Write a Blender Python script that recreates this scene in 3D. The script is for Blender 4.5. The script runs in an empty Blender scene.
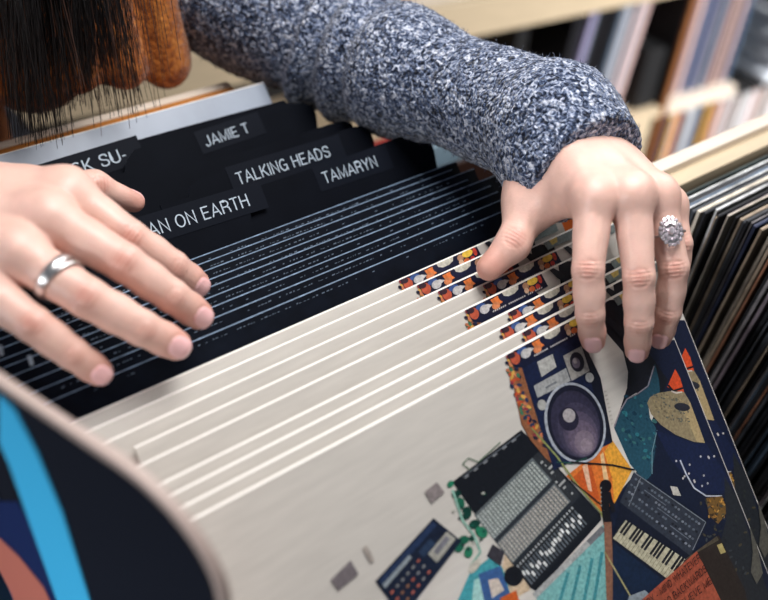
import bpy, bmesh, math, random
import numpy as np
from mathutils import Vector, Matrix, noise as mnoise
random.seed(7); rng = np.random.default_rng(7)
scn = bpy.context.scene
COL = scn.collection
ZC, ZT = 1.462, 1.12          # camera height, height of the record tops

# ------------------------------------------------------------------ camera frame (measured from vanishing points)
F = 900.0
EX = np.array((0.79480659, -0.35531244, 0.49197107))
EY = np.array((-0.60364762, -0.54622489, 0.58073051))
ZD = np.array((-0.06238607, 0.75854561, 0.64862665))
O = np.array((0, 0, ZC))
def W(px, py, t):
    c = np.array(((px - 384) / F, (py - 300) / F, 1.0)) * t
    return np.array((c @ EX, c @ EY, ZC - c @ ZD))
def hit(px, py, p0, n):
    d = W(px, py, 1.0) - O
    return O + d * (((np.array(p0) - O) @ np.array(n)) / (d @ np.array(n)))

# ------------------------------------------------------------------ helpers
def lin(c):
    return tuple(((x / 255) / 12.92 if x / 255 <= .04045 else ((x / 255 + .055) / 1.055) ** 2.4) for x in c)
def link(name, me, mats=(), parent=None):
    o = bpy.data.objects.new(name, me); COL.objects.link(o)
    for m in mats: me.materials.append(m)
    if parent is not None: o.parent = parent
    return o
def tag(o, label, cat, group=None):
    o['label'] = label; o['category'] = cat
    if group: o['group'] = group
    return o
def struct(o):
    o['kind'] = 'structure'; return o
def empty(name, loc=(0, 0, 0), rot=(0, 0, 0)):
    o = bpy.data.objects.new(name, None); COL.objects.link(o); o.empty_display_size = .05
    o.location = loc; o.rotation_euler = rot; return o
def mesh(name, v, f, mi=None, smooth=False, cols=None):
    me = bpy.data.meshes.new(name); me.from_pydata([tuple(map(float, p)) for p in v], [], [tuple(map(int, q)) for q in f])
    if mi is not None: me.polygons.foreach_set('material_index', list(mi))
    if smooth: me.polygons.foreach_set('use_smooth', [True] * len(me.polygons))
    if cols is not None:
        a = me.color_attributes.new('Col', 'FLOAT_COLOR', 'CORNER'); k = 0
        buf = []
        for p, c in zip(me.polygons, cols): buf += [c[0], c[1], c[2], 1.0] * p.loop_total
        a.data.foreach_set('color', buf)
    me.update(); return me
def box_bm(bm, x0, x1, y0, y1, z0, z1, mi=0):
    r = bmesh.ops.create_cube(bm, size=1)
    bmesh.ops.scale(bm, vec=(x1 - x0, y1 - y0, z1 - z0), verts=r['verts'])
    bmesh.ops.translate(bm, vec=((x0 + x1) / 2, (y0 + y1) / 2, (z0 + z1) / 2), verts=r['verts'])
    for v in r['verts']:
        for f in v.link_faces: f.material_index = mi
def box(name, x0, x1, y0, y1, z0, z1, m, parent=None, bev=.0015):
    bm = bmesh.new(); box_bm(bm, x0, x1, y0, y1, z0, z1)
    if bev: bmesh.ops.bevel(bm, geom=bm.edges[:], offset=bev, segments=2, profile=.5, affect='EDGES')
    me = bpy.data.meshes.new(name); bm.to_mesh(me); bm.free()
    return link(name, me, [m], parent)

# ------------------------------------------------------------------ materials
def mat(name, col=(.5, .5, .5), rough=.5, spec=.5, metal=0, attr=False, bump=None, var=None, sss=0, coat=0, stretch=None):
    m = bpy.data.materials.new(name); m.use_nodes = True
    nt = m.node_tree; N = nt.nodes; L = nt.links; b = N['Principled BSDF']
    b.inputs['Base Color'].default_value = (*col, 1); b.inputs['Roughness'].default_value = rough
    b.inputs['Specular IOR Level'].default_value = spec; b.inputs['Metallic'].default_value = metal
    b.inputs['Coat Weight'].default_value = coat
    if sss:
        b.inputs['Subsurface Weight'].default_value = sss
        b.inputs['Subsurface Radius'].default_value = (1, .35, .2); b.inputs['Subsurface Scale'].default_value = .004
    tc = N.new('ShaderNodeTexCoord'); src = tc.outputs['Object']
    if stretch:
        mp = N.new('ShaderNodeMapping'); mp.inputs['Scale'].default_value = stretch
        L.new(src, mp.inputs['Vector']); src = mp.outputs['Vector']
    base = None
    if attr:
        a = N.new('ShaderNodeAttribute'); a.attribute_name = 'Col'; base = a.outputs['Color']
        L.new(base, b.inputs['Base Color'])
    if var:      # (scale, amount): noise varies the colour
        n = N.new('ShaderNodeTexNoise'); n.inputs['Scale'].default_value = var[0]; n.inputs['Detail'].default_value = 4
        L.new(src, n.inputs['Vector'])
        mr = N.new('ShaderNodeMapRange'); mr.inputs['From Min'].default_value = .3; mr.inputs['From Max'].default_value = .7
        mr.inputs['To Min'].default_value = 1 - var[1]; mr.inputs['To Max'].default_value = 1 + var[1]
        L.new(n.outputs['Fac'], mr.inputs['Value'])
        vm = N.new('ShaderNodeVectorMath'); vm.operation = 'SCALE'
        if base is None: vm.inputs[0].default_value = col
        else: L.new(base, vm.inputs[0])
        L.new(mr.outputs['Result'], vm.inputs['Scale']); L.new(vm.outputs['Vector'], b.inputs['Base Color'])
    if bump:     # (scale, strength, distance)
        n = N.new('ShaderNodeTexNoise'); n.inputs['Scale'].default_value = bump[0]; n.inputs['Detail'].default_value = 5
        L.new(src, n.inputs['Vector'])
        bp = N.new('ShaderNodeBump'); bp.inputs['Strength'].default_value = bump[1]; bp.inputs['Distance'].default_value = bump[2]
        L.new(n.outputs['Fac'], bp.inputs['Height']); L.new(bp.outputs['Normal'], b.inputs['Normal'])
    return m
M = {}
M['skin'] = mat('skin', attr=True, rough=.40, spec=.45, sss=.08, bump=(700, .35, .0005), var=(90, .07))
M['nail'] = mat('nail', lin((240, 190, 190)), rough=.2, spec=.6, sss=.05)
M['print'] = mat('printed_cover', attr=True, rough=.38, spec=.35, var=(520, .26), bump=(60, .05, .001))
M['cream'] = mat('cream_cover', lin((200, 195, 188)), rough=.42, spec=.35, var=(70, .06), stretch=(.5, 1, 4))
M['card_white'] = mat('white_card_edge', lin((240, 236, 230)), rough=.6)
M['black_cover'] = mat('black_cover', lin((11, 16, 26)), rough=.5, spec=.08, var=(90, .3), bump=(40, .1, .001))
M['black_edge_glint'] = mat('worn_edge_glint', lin((104, 122, 144)), rough=.4, var=(160, .5))  # light caught along the sleeve lips, painted pale blue together with edge wear
M['black_top'] = mat('black_card', lin((18, 24, 34)), rough=.6)
M['divider'] = mat('black_plastic_divider', lin((12, 15, 22)), rough=.55, spec=.03, var=(30, .15), bump=(25, .04, .001))
M['divider_edge'] = mat('divider_edge', lin((50, 58, 72)), rough=.4)
M['cream_edge'] = mat('pale_edge', lin((190, 182, 165)), rough=.5)
M['label'] = mat('label_print', lin((172, 186, 200)), rough=.5)
M['plate'] = mat('label_plate', lin((16, 20, 29)), rough=.5, spec=.05)
M['silver'] = mat('silver_sleeve', lin((150, 160, 176)), rough=.35, var=(30, .12), stretch=(1, 1, .4))
M['navy_edge'] = mat('dark_blue_edge', lin((22, 52, 80)), rough=.5)
M['wood'] = mat('light_wood', lin((205, 186, 156)), rough=.5, var=(14, .08), stretch=(1, 8, 8))
M['wood_rim'] = mat('pale_wood_rim', lin((226, 212, 196)), rough=.45, var=(20, .05), stretch=(1, 8, 8))
M['wood_orange'] = mat('orange_wood', lin((182, 116, 52)), rough=.42, var=(12, .16), stretch=(1, 9, 9))
M['dark'] = mat('dark_painted_board', lin((12, 13, 16)), rough=.7)
M['floor'] = mat('floor_concrete', lin((70, 62, 56)), rough=.6, var=(6, .15))
M['wall'] = mat('wall_paint', lin((150, 140, 128)), rough=.8, var=(3, .05))
M['metal'] = mat('silver_metal', (.70, .68, .68), rough=.3, metal=1)
M['gem'] = mat('clear_stone', (.62, .57, .62), rough=.12, spec=.8, metal=.6, coat=.3, var=(700, .25))
M['hair'] = mat('dark_hair', attr=False, col=lin((17, 14, 14)), rough=.4, spec=.5)
M['hair_brown'] = mat('brown_hair', attr=False, col=lin((70, 46, 36)), rough=.4, spec=.5)
M['eye'] = mat('eye_white', (.8, .78, .75), rough=.2)
M['iris'] = mat('iris', (.05, .03, .02), rough=.2)
M['lip'] = mat('lips', lin((180, 96, 92)), rough=.4)

def knit(name, stops, scale, bscale, dist, stretch=(1, 1, 1)):
    m = bpy.data.materials.new(name); m.use_nodes = True
    nt = m.node_tree; N = nt.nodes; L = nt.links; b = N['Principled BSDF']
    b.inputs['Roughness'].default_value = .9; b.inputs['Specular IOR Level'].default_value = .15
    b.inputs['Sheen Weight'].default_value = .25
    tc = N.new('ShaderNodeTexCoord'); mp = N.new('ShaderNodeMapping'); mp.inputs['Scale'].default_value = stretch
    L.new(tc.outputs['Object'], mp.inputs['Vector'])
    n = N.new('ShaderNodeTexNoise'); n.inputs['Scale'].default_value = scale; n.inputs['Detail'].default_value = 3; n.inputs['Distortion'].default_value = 1.2
    L.new(mp.outputs['Vector'], n.inputs['Vector'])
    r = N.new('ShaderNodeValToRGB'); r.color_ramp.elements[0].position = stops[0][0]; r.color_ramp.elements[0].color = (*stops[0][1], 1)
    r.color_ramp.elements[1].position = stops[-1][0]; r.color_ramp.elements[1].color = (*stops[-1][1], 1)
    for p, c in stops[1:-1]:
        e = r.color_ramp.elements.new(p); e.color = (*c, 1)
    L.new(n.outputs['Fac'], r.inputs['Fac']); L.new(r.outputs['Color'], b.inputs['Base Color'])
    v = N.new('ShaderNodeTexVoronoi'); v.inputs['Scale'].default_value = bscale
    L.new(mp.outputs['Vector'], v.inputs['Vector'])
    bp = N.new('ShaderNodeBump'); bp.invert = True; bp.inputs['Strength'].default_value = .9; bp.inputs['Distance'].default_value = dist
    L.new(v.outputs['Distance'], bp.inputs['Height']); L.new(bp.outputs['Normal'], b.inputs['Normal'])
    return m
M['grey_knit'] = knit('grey_heather_knit', [(.36, lin((14, 22, 40))), (.46, lin((54, 68, 96))), (.54, lin((118, 130, 156))), (.68, lin((208, 212, 224)))], 270, 380, .0026)
M['orange_knit'] = knit('orange_knit', [(.3, lin((104, 50, 16))), (.5, lin((158, 86, 30))), (.7, lin((196, 122, 54)))], 120, 420, .0012, (1, 1, .6))

# ------------------------------------------------------------------ SDF modelling (bodies and clothes)
def rcone(P, a, b, r1, r2):
    a = np.asarray(a, np.float32); b = np.asarray(b, np.float32)
    ba = b - a; l2 = float(ba @ ba); rr = r1 - r2; a2 = l2 - rr * rr; il2 = 1 / l2
    pa = P - a; y = pa @ ba; z = y - l2
    c = pa * l2 - y[..., None] * ba; x2 = np.einsum('...i,...i', c, c); y2 = y * y * l2; z2 = z * z * l2
    k = np.sign(rr) * rr * rr * x2
    d = (np.sqrt(x2 * a2 * il2) + y * rr) * il2 - r1
    d = np.where(np.sign(z) * a2 * z2 > k, np.sqrt(x2 + z2) * il2 - r2, d)
    d = np.where(np.sign(y) * a2 * y2 < k, np.sqrt(x2 + y2) * il2 - r1, d)
    return d
def ellip(P, c, r, R=None):
    q = P - np.asarray(c, np.float32)
    if R is not None: q = q @ np.asarray(R, np.float32)
    r = np.asarray(r, np.float32)
    k0 = np.linalg.norm(q / r, axis=-1); k1 = np.linalg.norm(q / (r * r), axis=-1)
    return k0 * (k0 - 1) / np.maximum(k1, 1e-6)
def smin(a, b, k):
    h = np.clip(.5 + .5 * (b - a) / k, 0, 1)
    return b * (1 - h) + a * h - k * h * (1 - h)
def grid(lo, hi, h):
    n = [int(math.ceil((hi[i] - lo[i]) / h)) + 1 for i in range(3)]
    ax = [np.float32(lo[i]) + np.arange(n[i], dtype=np.float32) * np.float32(h) for i in range(3)]
    return np.stack(np.meshgrid(*ax, indexing='ij'), -1)
def nets(D, lo, h):
    s = D < 0; nx, ny, nz = D.shape
    cnt = np.zeros((nx - 1, ny - 1, nz - 1), np.float32); acc = np.zeros((nx - 1, ny - 1, nz - 1, 3), np.float32)
    cs = [slice(0, -1), slice(1, None)]
    for ax in range(3):
        for u in (0, 1):
            for v in (0, 1):
                ofs = [0, 0, 0]; o2 = [a for a in range(3) if a != ax]; ofs[o2[0]] = u; ofs[o2[1]] = v
                o1 = ofs.copy(); o1[ax] = 1
                A = D[tuple(cs[i] for i in ofs)]; B = D[tuple(cs[i] for i in o1)]
                m = (A < 0) != (B < 0); t = np.where(m, A / np.where(m, A - B, 1), 0)
                p = np.zeros(A.shape + (3,), np.float32)
                for i in range(3): p[..., i] = ofs[i]
                p[..., ax] = t
                acc += p * m[..., None]; cnt += m
    act = cnt > 0; idx = -np.ones(cnt.shape, np.int64); idx[act] = np.arange(act.sum())
    c = np.argwhere(act); V = (c + acc[act] / cnt[act][:, None]) * h + np.asarray(lo)
    faces = []
    for ax in range(3):
        a, b = [(1, 2), (2, 0), (0, 1)][ax]
        sl0 = [slice(1, -1)] * 3; sl0[ax] = slice(0, -1); sl1 = [slice(1, -1)] * 3; sl1[ax] = slice(1, None)
        A = s[tuple(sl0)]; B = s[tuple(sl1)]
        q = np.argwhere(A != B); flip = A[A != B]
        base = q.copy()
        for i in range(3):
            if i != ax: base[:, i] += 1
        def vid(da, db):
            k = base.copy(); k[:, a] += da; k[:, b] += db; return idx[k[:, 0], k[:, 1], k[:, 2]]
        Q = np.stack([vid(-1, -1), vid(0, -1), vid(0, 0), vid(-1, 0)], 1)
        Q[~flip] = Q[~flip][:, ::-1]
        faces.append(Q)
    Fc = np.concatenate(faces)
    # light smoothing
    E = np.concatenate([Fc[:, [0, 1]], Fc[:, [1, 2]], Fc[:, [2, 3]], Fc[:, [3, 0]]])
    deg = np.bincount(E.ravel(), minlength=len(V)).astype(float)[:, None]
    for lam in (.5, .5):
        S = np.zeros_like(V)
        for i in range(3):
            S[:, i] = np.bincount(E[:, 0], V[E[:, 1], i], len(V)) + np.bincount(E[:, 1], V[E[:, 0], i], len(V))
        V = V + lam * (S / deg - V)
    return V, Fc
def normals(V, Fc):
    n = np.cross(V[Fc[:, 2]] - V[Fc[:, 0]], V[Fc[:, 3]] - V[Fc[:, 1]]); out = np.zeros_like(V)
    for k in range(4):
        for i in range(3): out[:, i] += np.bincount(Fc[:, k], n[:, i], len(V))
    return out / np.maximum(np.linalg.norm(out, axis=1), 1e-12)[:, None]
def unit(v): v = np.asarray(v, float); return v / np.linalg.norm(v)

SK = np.array(lin((224, 184, 170))); SKR = np.array(lin((186, 104, 86))); NAIL = np.array(lin((232, 178, 176)))
def hand(fingers, thumb, wrist, arm, sc, voxel, palm_extra=(), tdor=None):
    """fingers: list of 4 joint lists [(MCP),(PIP),(DIP),(TIP)] as world points with radii"""
    pts = [j for f in fingers + [thumb] for j, r in f] + [wrist[0], arm[0]]
    lo = np.min(pts, 0) - .026; hi = np.max(pts, 0) + .026
    P = grid(lo, hi, voxel)
    palm = None
    wr, wrr = wrist
    cdir = unit(np.array(O) - np.mean([f[0][0] for f in fingers], 0))   # towards the backs of the hands
    # carpal points fan across the wrist
    side = unit(fingers[0][0][0] - fingers[3][0][0])
    for i, f in enumerate(fingers):
        k = (1.5 - i) * .0085 * sc
        cb = wr + side * k + unit(f[0][0] - wr) * .012
        c = rcone(P, cb, f[0][0] - cdir * .003, .0135 * sc, f[0][1] * 1.08)
        palm = c if palm is None else smin(palm, c, .012)
    for i in range(3):   # flesh between metacarpals, below the back
        a = (fingers[i][0][0] + fingers[i + 1][0][0]) / 2
        palm = smin(palm, rcone(P, wr * .75 + a * .25 - cdir * .006, a - cdir * .008, .013 * sc, .0085 * sc), .009)
    palm = smin(palm, rcone(P, arm[0], wr, arm[1], wrr), .015)
    palm = smin(palm, rcone(P, arm[0] + side * .011, wr + side * .012, arm[1], wrr * .92), .015)
    for a, b, r1, r2 in palm_extra: palm = smin(palm, rcone(P, a, b, r1, r2), .012)
    th = thumb
    tb = smin(rcone(P, wr + side * .012, th[0][0], .0145 * sc, th[0][1]), rcone(P, th[0][0], th[1][0], th[0][1], th[1][1]), .01)
    tbt = rcone(P, th[1][0], th[2][0], th[1][1] * .99, th[2][1])
    palm = smin(palm, tb, .014)
    palm = smin(palm, rcone(P, wr + side * .009 - cdir * .005, th[0][0] * .8 + wr * .2 - cdir * .004, .0165 * sc, .0155 * sc), .012)
    for i, f in enumerate(fingers):     # extensor tendons
        palm = smin(palm, rcone(P, wr + side * (1.5 - i) * .005 + cdir * .0135 * sc, f[0][0] + cdir * (f[0][1] * .82), .0022, .0026), .005)
    D = smin(palm, tbt, .006)
    for f in fingers:
        d = rcone(P, f[0][0], f[1][0], f[0][1], f[1][1] * .98)
        d = smin(d, rcone(P, f[1][0], f[2][0], f[1][1] * .98, f[2][1]), .0018)
        d = smin(d, rcone(P, f[2][0], f[3][0], f[2][1], f[3][1]), .0015)
        m_ = f[0][0] * .5 + f[1][0] * .5 - cdir * .001; ax_ = unit(f[1][0] - f[0][0]); lt_ = unit(np.cross(ax_, cdir))
        d = smin(d, ellip(P, m_, (f[1][1] * .99, f[1][1] * 1.0, .014), np.stack([lt_, np.cross(ax_, lt_), ax_], 1)), .003)
        m_ = f[1][0] * .5 + f[2][0] * .5 - cdir * .0012; ax_ = unit(f[2][0] - f[1][0]); lt_ = unit(np.cross(ax_, cdir))
        d = smin(d, ellip(P, m_, (f[2][1] * 1.03, f[2][1] * 1.0, .010), np.stack([lt_, np.cross(ax_, lt_), ax_], 1)), .003)
        pad = (f[2][0] * .35 + f[3][0] * .65) - cdir * .0012
        d = smin(d, ellip(P, pad, (f[3][1] * 1.04,) * 3), .003)
        # knuckle on the back
        d = smin(d, ellip(P, f[0][0] + cdir * .0016, (f[0][1] * .92,) * 3), .009)
        D = np.minimum(D, smin(palm, d, .007))
    V, Fc = nets(D, lo, voxel)
    Nn = normals(V, Fc)
    red = np.zeros(len(V)); nail = np.zeros(len(V)); dsp = np.zeros(len(V))
    chains = [(f[1][0], f[2][0], f[3][0], f[1][1], f[2][1], f[3][1], f[0][0]) for f in fingers] + [(th[1][0], th[1][0], th[2][0], th[1][1], th[1][1], th[2][1], th[0][0])]
    for ci, (pip, dip, tip, rp, rd, rt, mcp) in enumerate(chains):
        for j, (c, r, prev, amt) in enumerate([(pip, rp, mcp, 1.0), (dip, rd, pip, .6)]):
            if ci == 4 and j == 1: continue
            ax = unit((dip if j == 0 and ci != 4 else tip) - prev)
            dor = unit(cdir - ax * (cdir @ ax)); lat = np.cross(ax, dor)
            q = V - c; s = q @ ax; l = q @ lat; h = q @ dor
            near = (np.linalg.norm(q, axis=1) < r * 2.2) & (h > 0)
            fall = np.exp(-(l / (r * .62)) ** 2) * near
            w = sum(np.exp(-((s - o - .12 * l * l / r * np.sign(o + .0001)) / .00065) ** 2) * a for o, a in ((-.0042, .7), (-.0021, 1), (0, .8), (.0023, 1), (.0046, .6)))
            dsp -= .00062 * amt * w * fall
            el = np.sqrt((s / (r * .62)) ** 2 + (l / (r * .60)) ** 2); rg_ = np.exp(-((el - 1) / .13) ** 2) * near
            dsp -= .00028 * amt * rg_; red = np.maximum(red, .34 * amt * rg_)
            red = np.maximum(red, amt * .34 * np.exp(-(s / (r * .9)) ** 2) * fall + .38 * w * fall * amt)
        ax = unit(tip - dip) if ci != 4 else unit(tip - pip)
        cd = cdir if ci != 4 or tdor is None else tdor
        dor = unit(cd - ax * (cd @ ax)); lat = np.cross(ax, dor)
        cn = tip + ax * rt * (.12 if tdor is None or sc > 1.01 else -.22) + dor * rt * .85
        q = V - cn; s = q @ ax; l = q @ lat; h = q @ dor
        na, nb = rt * 1.02, rt * .74
        e = np.sqrt((np.abs(s) / na) ** 2.6 + (np.abs(l) / nb) ** 2.6) ** .8
        up = (h > -rt * .65) & (np.linalg.norm(q, axis=1) < rt * 2)
        nail = np.maximum(nail, ((e < 1) & up) * 1.0)
        dsp += (.00025 * (e < .95) - .0004 * np.exp(-((e - 1.06) / .11) ** 2)) * up
        d2 = np.linalg.norm(V - tip, axis=1)
        red = np.maximum(red, .62 * np.exp(-(d2 / (rt * 1.7)) ** 2))
        d3 = np.linalg.norm(V - mcp, axis=1)
        red = np.maximum(red, .22 * np.exp(-(d3 / .011) ** 2))
    V = V + Nn * dsp[:, None]
    col = SK[None] * (1 - red[:, None]) + SKR[None] * red[:, None]
    col = np.where(nail[:, None] > .5, NAIL[None], col)
    return V, Fc, col, nail

# ------------------------------------------------------------------ the person's joints (world metres)
def J(px, py, t, r): return (W(px, py, t), r)
Lf = [[J(594, 197, .505, .0112), J(588, 270, .498, .0090), J(590, 314, .505, .0081), J(593, 341, .5165, .0070)],
      [J(631, 194, .507, .0112), J(639, 277, .503, .0090), J(639, 322, .512, .0082), J(637, 351, .5275, .0070)],
      [J(657, 196, .519, .0106), J(674, 268, .516, .0086), J(668, 312, .527, .0077), J(660, 338, .540, .0067)],
      [J(668, 206, .541, .0092), J(680, 244, .536, .0074), J(677, 274, .542, .0066), J(672, 294, .546, .0058)]]
Lt = [J(529, 206, .549, .0128), J(513, 244, .540, .0098), J(489, 268, .5375, .0078)]
Lw = J(562, 120, .565, .0205); La = J(515, 98, .597, .022)
Rf = [[J(66, 193, .468, .0120), J(131, 238, .470, .0094), J(173, 266, .484, .0085), J(197, 284, .500, .0074)],
      [J(46, 217, .447, .0124), J(125, 263, .447, .0100), J(172, 296, .457, .0088), J(199, 315, .470, .0077)],
      [J(14, 251, .432, .0120), J(88, 298, .430, .0101), J(142, 328, .440, .0089), J(176, 345, .452, .0078)],
      [J(-22, 285, .424, .0108), J(34, 325, .422, .0088), J(72, 353, .430, .0079), J(99, 372, .440, .0069)]]
Rt = [J(48, 196, .505, .0125), J(94, 186, .522, .0084), J(134, 202, .540, .0064)]
Rw = J(-112, 205, .452, .0215); Ra = J(-230, 160, .50, .025)

person = empty('person', (.08, .93, 0))
tag(person, 'person in grey knit sweater and orange top leaning over the records, both hands flipping sleeves', 'person')
def local(V): return V - np.array((.08, .93, 0))
HV, HF, HC, HM = [], [], [], []; off = 0
def addpart(V, Fc, C, mi):
    global off
    HV.append(V); HF.append(Fc + off); HC.append(C); HM.append(mi); off += len(V)
for fs, th, w, a, sc in ((Lf, Lt, Lw, La, 1.0), (Rf, Rt, Rw, Ra, 1.08)):
    ex = ()
    if fs is Lf:   # web of skin between thumb and index finger
        ex = ((W(541, 150, .560), W(532, 196, .551), .0150, .0132), (W(560, 148, .552), W(584, 186, .527), .0165, .0115), (W(556, 150, .556), W(566, 190, .532), .0155, .0125), (W(543, 172, .556), W(556, 200, .541), .0125, .0085), (Lt[0][0] * .5 + Lw[0] * .5, Lf[0][0][0] * .75 + Lt[0][0] * .25 - unit(O - Lf[0][0][0]) * .008, .012, .0085),)
    cr_ = EX[0], EY[0], -ZD[0]; cdn = EX[1], EY[1], -ZD[1]
    td = (-np.array(cr_) * 1.0 + np.array(cdn) * .5 - unit(O - th[2][0]) * .5) if fs is Lf else (-np.array(cdn) - unit(O - th[2][0]) * .4)
    V, Fc, C, nl = hand(fs, th, w, a, sc, .00085, ex, unit(td))
    addpart(V, Fc, C, (nl[Fc].mean(1) > .6).astype(int))
    print('hand verts', len(V))
# joints of the arms and trunk
shL = np.array((.25, .74, 1.235)); shR = np.array((-.10, .76, 1.235)); elL = W(335, 45, .70)
elR = np.array((-.17, .55, 1.15)); neck = np.array((.08, .70, 1.33)); head = np.array((.09, .655, 1.47))
hip = np.array((.08, .93, .92))
def coarse(prims, lo, hi, h, k):
    P = grid(lo, hi, h); D = None
    for q in prims:
        d = ellip(P, *q[1:]) if q[0] == 'e' else rcone(P, *q[1:])
        D = d if D is None else smin(D, d, k)
    return P, D
body = [('c', La[0], elL, .023, .036), ('c', elL, shL, .038, .046), ('c', Ra[0], elR, .026, .036), ('c', elR, shR, .038, .046),
        ('c', shL, shR, .05, .05), ('c', (.08, .76, 1.22), (.08, .80, 1.08), .10, .09), ('c', (.08, .80, 1.08), hip, .09, .12),
        ('c', (.08, .75, 1.27), neck, .055, .047), ('c', neck, head - (0, .0, .03), .047, .05),
        ('e', head, (.073, .088, .1)), ('e', head + (0, -.03, -.055), (.05, .055, .055)), ('c', head + (0, -.083, .005), head + (0, -.1, -.02), .008, .012),
        ('e', head + (.078, .0, -.01), (.012, .02, .03)), ('e', head + (-.078, .0, -.01), (.012, .02, .03)),
        ('c', hip + (.08, 0, -.02), (.17, .97, .5), .085, .055), ('c', hip + (-.08, 0, -.02), (-.01, .97, .5), .085, .055),
        ('c', (.17, .97, .5), (.17, .99, .07), .055, .036), ('c', (-.01, .97, .5), (-.01, .99, .07), .055, .036),
        ('c', (.17, .99, .045), (.18, .87, .035), .034, .03), ('c', (-.01, .99, .045), (-.02, .87, .035), .034, .03)]
lo = (-.32, .35, -.01); hi = (.52, 1.12, 1.62)
P, D = coarse(body, lo, hi, .009, .03); V, Fc = nets(D, lo, .009)
addpart(V, Fc, np.tile(SK, (len(V), 1)), np.zeros(len(Fc), int))
V = np.concatenate(HV); Fc = np.concatenate(HF); C = np.concatenate(HC); MI = np.concatenate(HM)
def fastmesh(name, V, Fc, C=None, MI=None):
    me = bpy.data.meshes.new(name); me.vertices.add(len(V)); me.vertices.foreach_set('co', np.asarray(V, np.float32).ravel())
    me.loops.add(Fc.size); me.loops.foreach_set('vertex_index', Fc.astype(np.int32).ravel())
    me.polygons.add(len(Fc)); me.polygons.foreach_set('loop_start', np.arange(0, Fc.size, 4, dtype=np.int32))
    if MI is not None: me.polygons.foreach_set('material_index', MI.astype(np.int32))
    me.polygons.foreach_set('use_smooth', np.ones(len(Fc), bool))
    me.update(calc_edges=True); me.validate()
    if C is not None:
        a = me.color_attributes.new('Col', 'FLOAT_COLOR', 'POINT')
        a.data.foreach_set('color', np.concatenate([C, np.ones((len(C), 1))], 1).astype(np.float32).ravel())
    return me
bodyo = link('body', fastmesh('body', local(V), Fc, C, MI), [M['skin'], M['nail']], person)

# ---- grey knit sweater: sleeves, shoulders, back
LC = W(583, 166, .543)   # centre of the left cuff
sl = [('c', W(584, 162, .548), W(555, 130, .566), .0372, .0368), ('c', W(555, 130, .566), W(550, 168, .555), .034, .0285), ('c', W(553, 130, .566), W(500, 110, .603), .0362, .0350),
      ('c', W(500, 108, .603), W(400, 72, .655), .035, .0435), ('c', W(400, 72, .655), elL, .0435, .050),
      ('c', elL, W(255, 2, .715), .050, .054), ('c', W(255, 2, .715), shL, .054, .066)]
def knitmesh(name, prims, lo, hi, h, k, cuts, amp, parent, folds=()):
    P, D = coarse(prims, lo, hi, h, k)
    for c, n in cuts: D = np.maximum(D, (P - np.asarray(c, np.float32)) @ np.asarray(n, np.float32))
    V, Fc = nets(D, lo, h); Nn = normals(V, Fc)
    d = np.array([mnoise.noise(Vector(v) * 330) * .9 + mnoise.noise(Vector(v) * 140) * .6 for v in V]) * amp
    for c, ax, wdt, am in folds:
        q = V - c; s = q @ ax
        d += am * np.exp(-(s / wdt) ** 2) * np.exp(-(np.linalg.norm(q, axis=1) / .09) ** 2)
    return V + Nn * d[:, None], Fc
cr_ = np.array((EX[0], EY[0], -ZD[0])); cn = unit(unit(np.array(LC) - W(545, 118, .575)) + .16 * cr_ + .10 * unit(O - LC)); LC = LC + cn * .004
pts = np.array([p[1] for p in sl] + [p[2] for p in sl])
fd = unit(elL - W(430, 80, .64))
V, Fc = knitmesh('sleeve', sl, pts.min(0) - .075, pts.max(0) + .075, .0019, .02, [(LC, cn)], .0009, None,
    folds=[(elL - fd * .010, unit(fd + .35 * EY), .007, -.013), (elL - fd * .028, unit(fd + .35 * EY), .009, .006), (elL + fd * .012, unit(fd + .5 * EY), .008, .004), (elL + fd * .03, unit(fd + .6 * EY), .006, -.007), (elL - fd * .052, unit(fd + .2 * EY), .006, -.005)])
swe = link('grey_sweater_sleeve', fastmesh('sweater_sleeve', local(V), Fc), [M['grey_knit']], person)
print('sleeve verts', len(V))
# fuzz fibres standing off the knit
bm = bmesh.new(); Nn = normals(V, Fc)
sel = rng.choice(len(V), 5200, replace=False)
for i in sel:
    p = V[i]; n = unit(Nn[i] + rng.normal(0, .55, 3)); t = unit(np.cross(n, rng.normal(0, 1, 3))) * .00016
    L_ = rng.uniform(.0015, .0042); q = p + n * L_ * .6; e = q + unit(n + rng.normal(0, .8, 3)) * L_ * .5
    vs = [bm.verts.new(local(x)) for x in (p - n * .0005 - t, p - n * .0005 + t, q + t * .8, q - t * .8, e)]
    bm.faces.new(vs[:4]); bm.faces.new((vs[3], vs[2], vs[4]))
me = bpy.data.meshes.new('fuzz'); bm.to_mesh(me); bm.free()
fz = link('wool_fuzz', me, [M['grey_knit']], swe); fz['kind'] = 'stuff'
rest = [('c', Ra[0] + (elR - Ra[0]) * .12, elR, .036, .05), ('c', elR, shR, .05, .066), ('c', shL, shR, .068, .068),
        ('c', (.08, .80, 1.20), (.08, .85, 1.0), .125, .115)]
lo = (-.34, .36, .82); hi = (.42, 1.05, 1.34)
V, Fc = knitmesh('sweater', rest, lo, hi, .0045, .03, [((.08, .745, 1.2), (0, -1, 0))] if False else [], .001, None)
link('grey_sweater_body', fastmesh('sweater', local(V), Fc), [M['grey_knit']], person)
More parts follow.
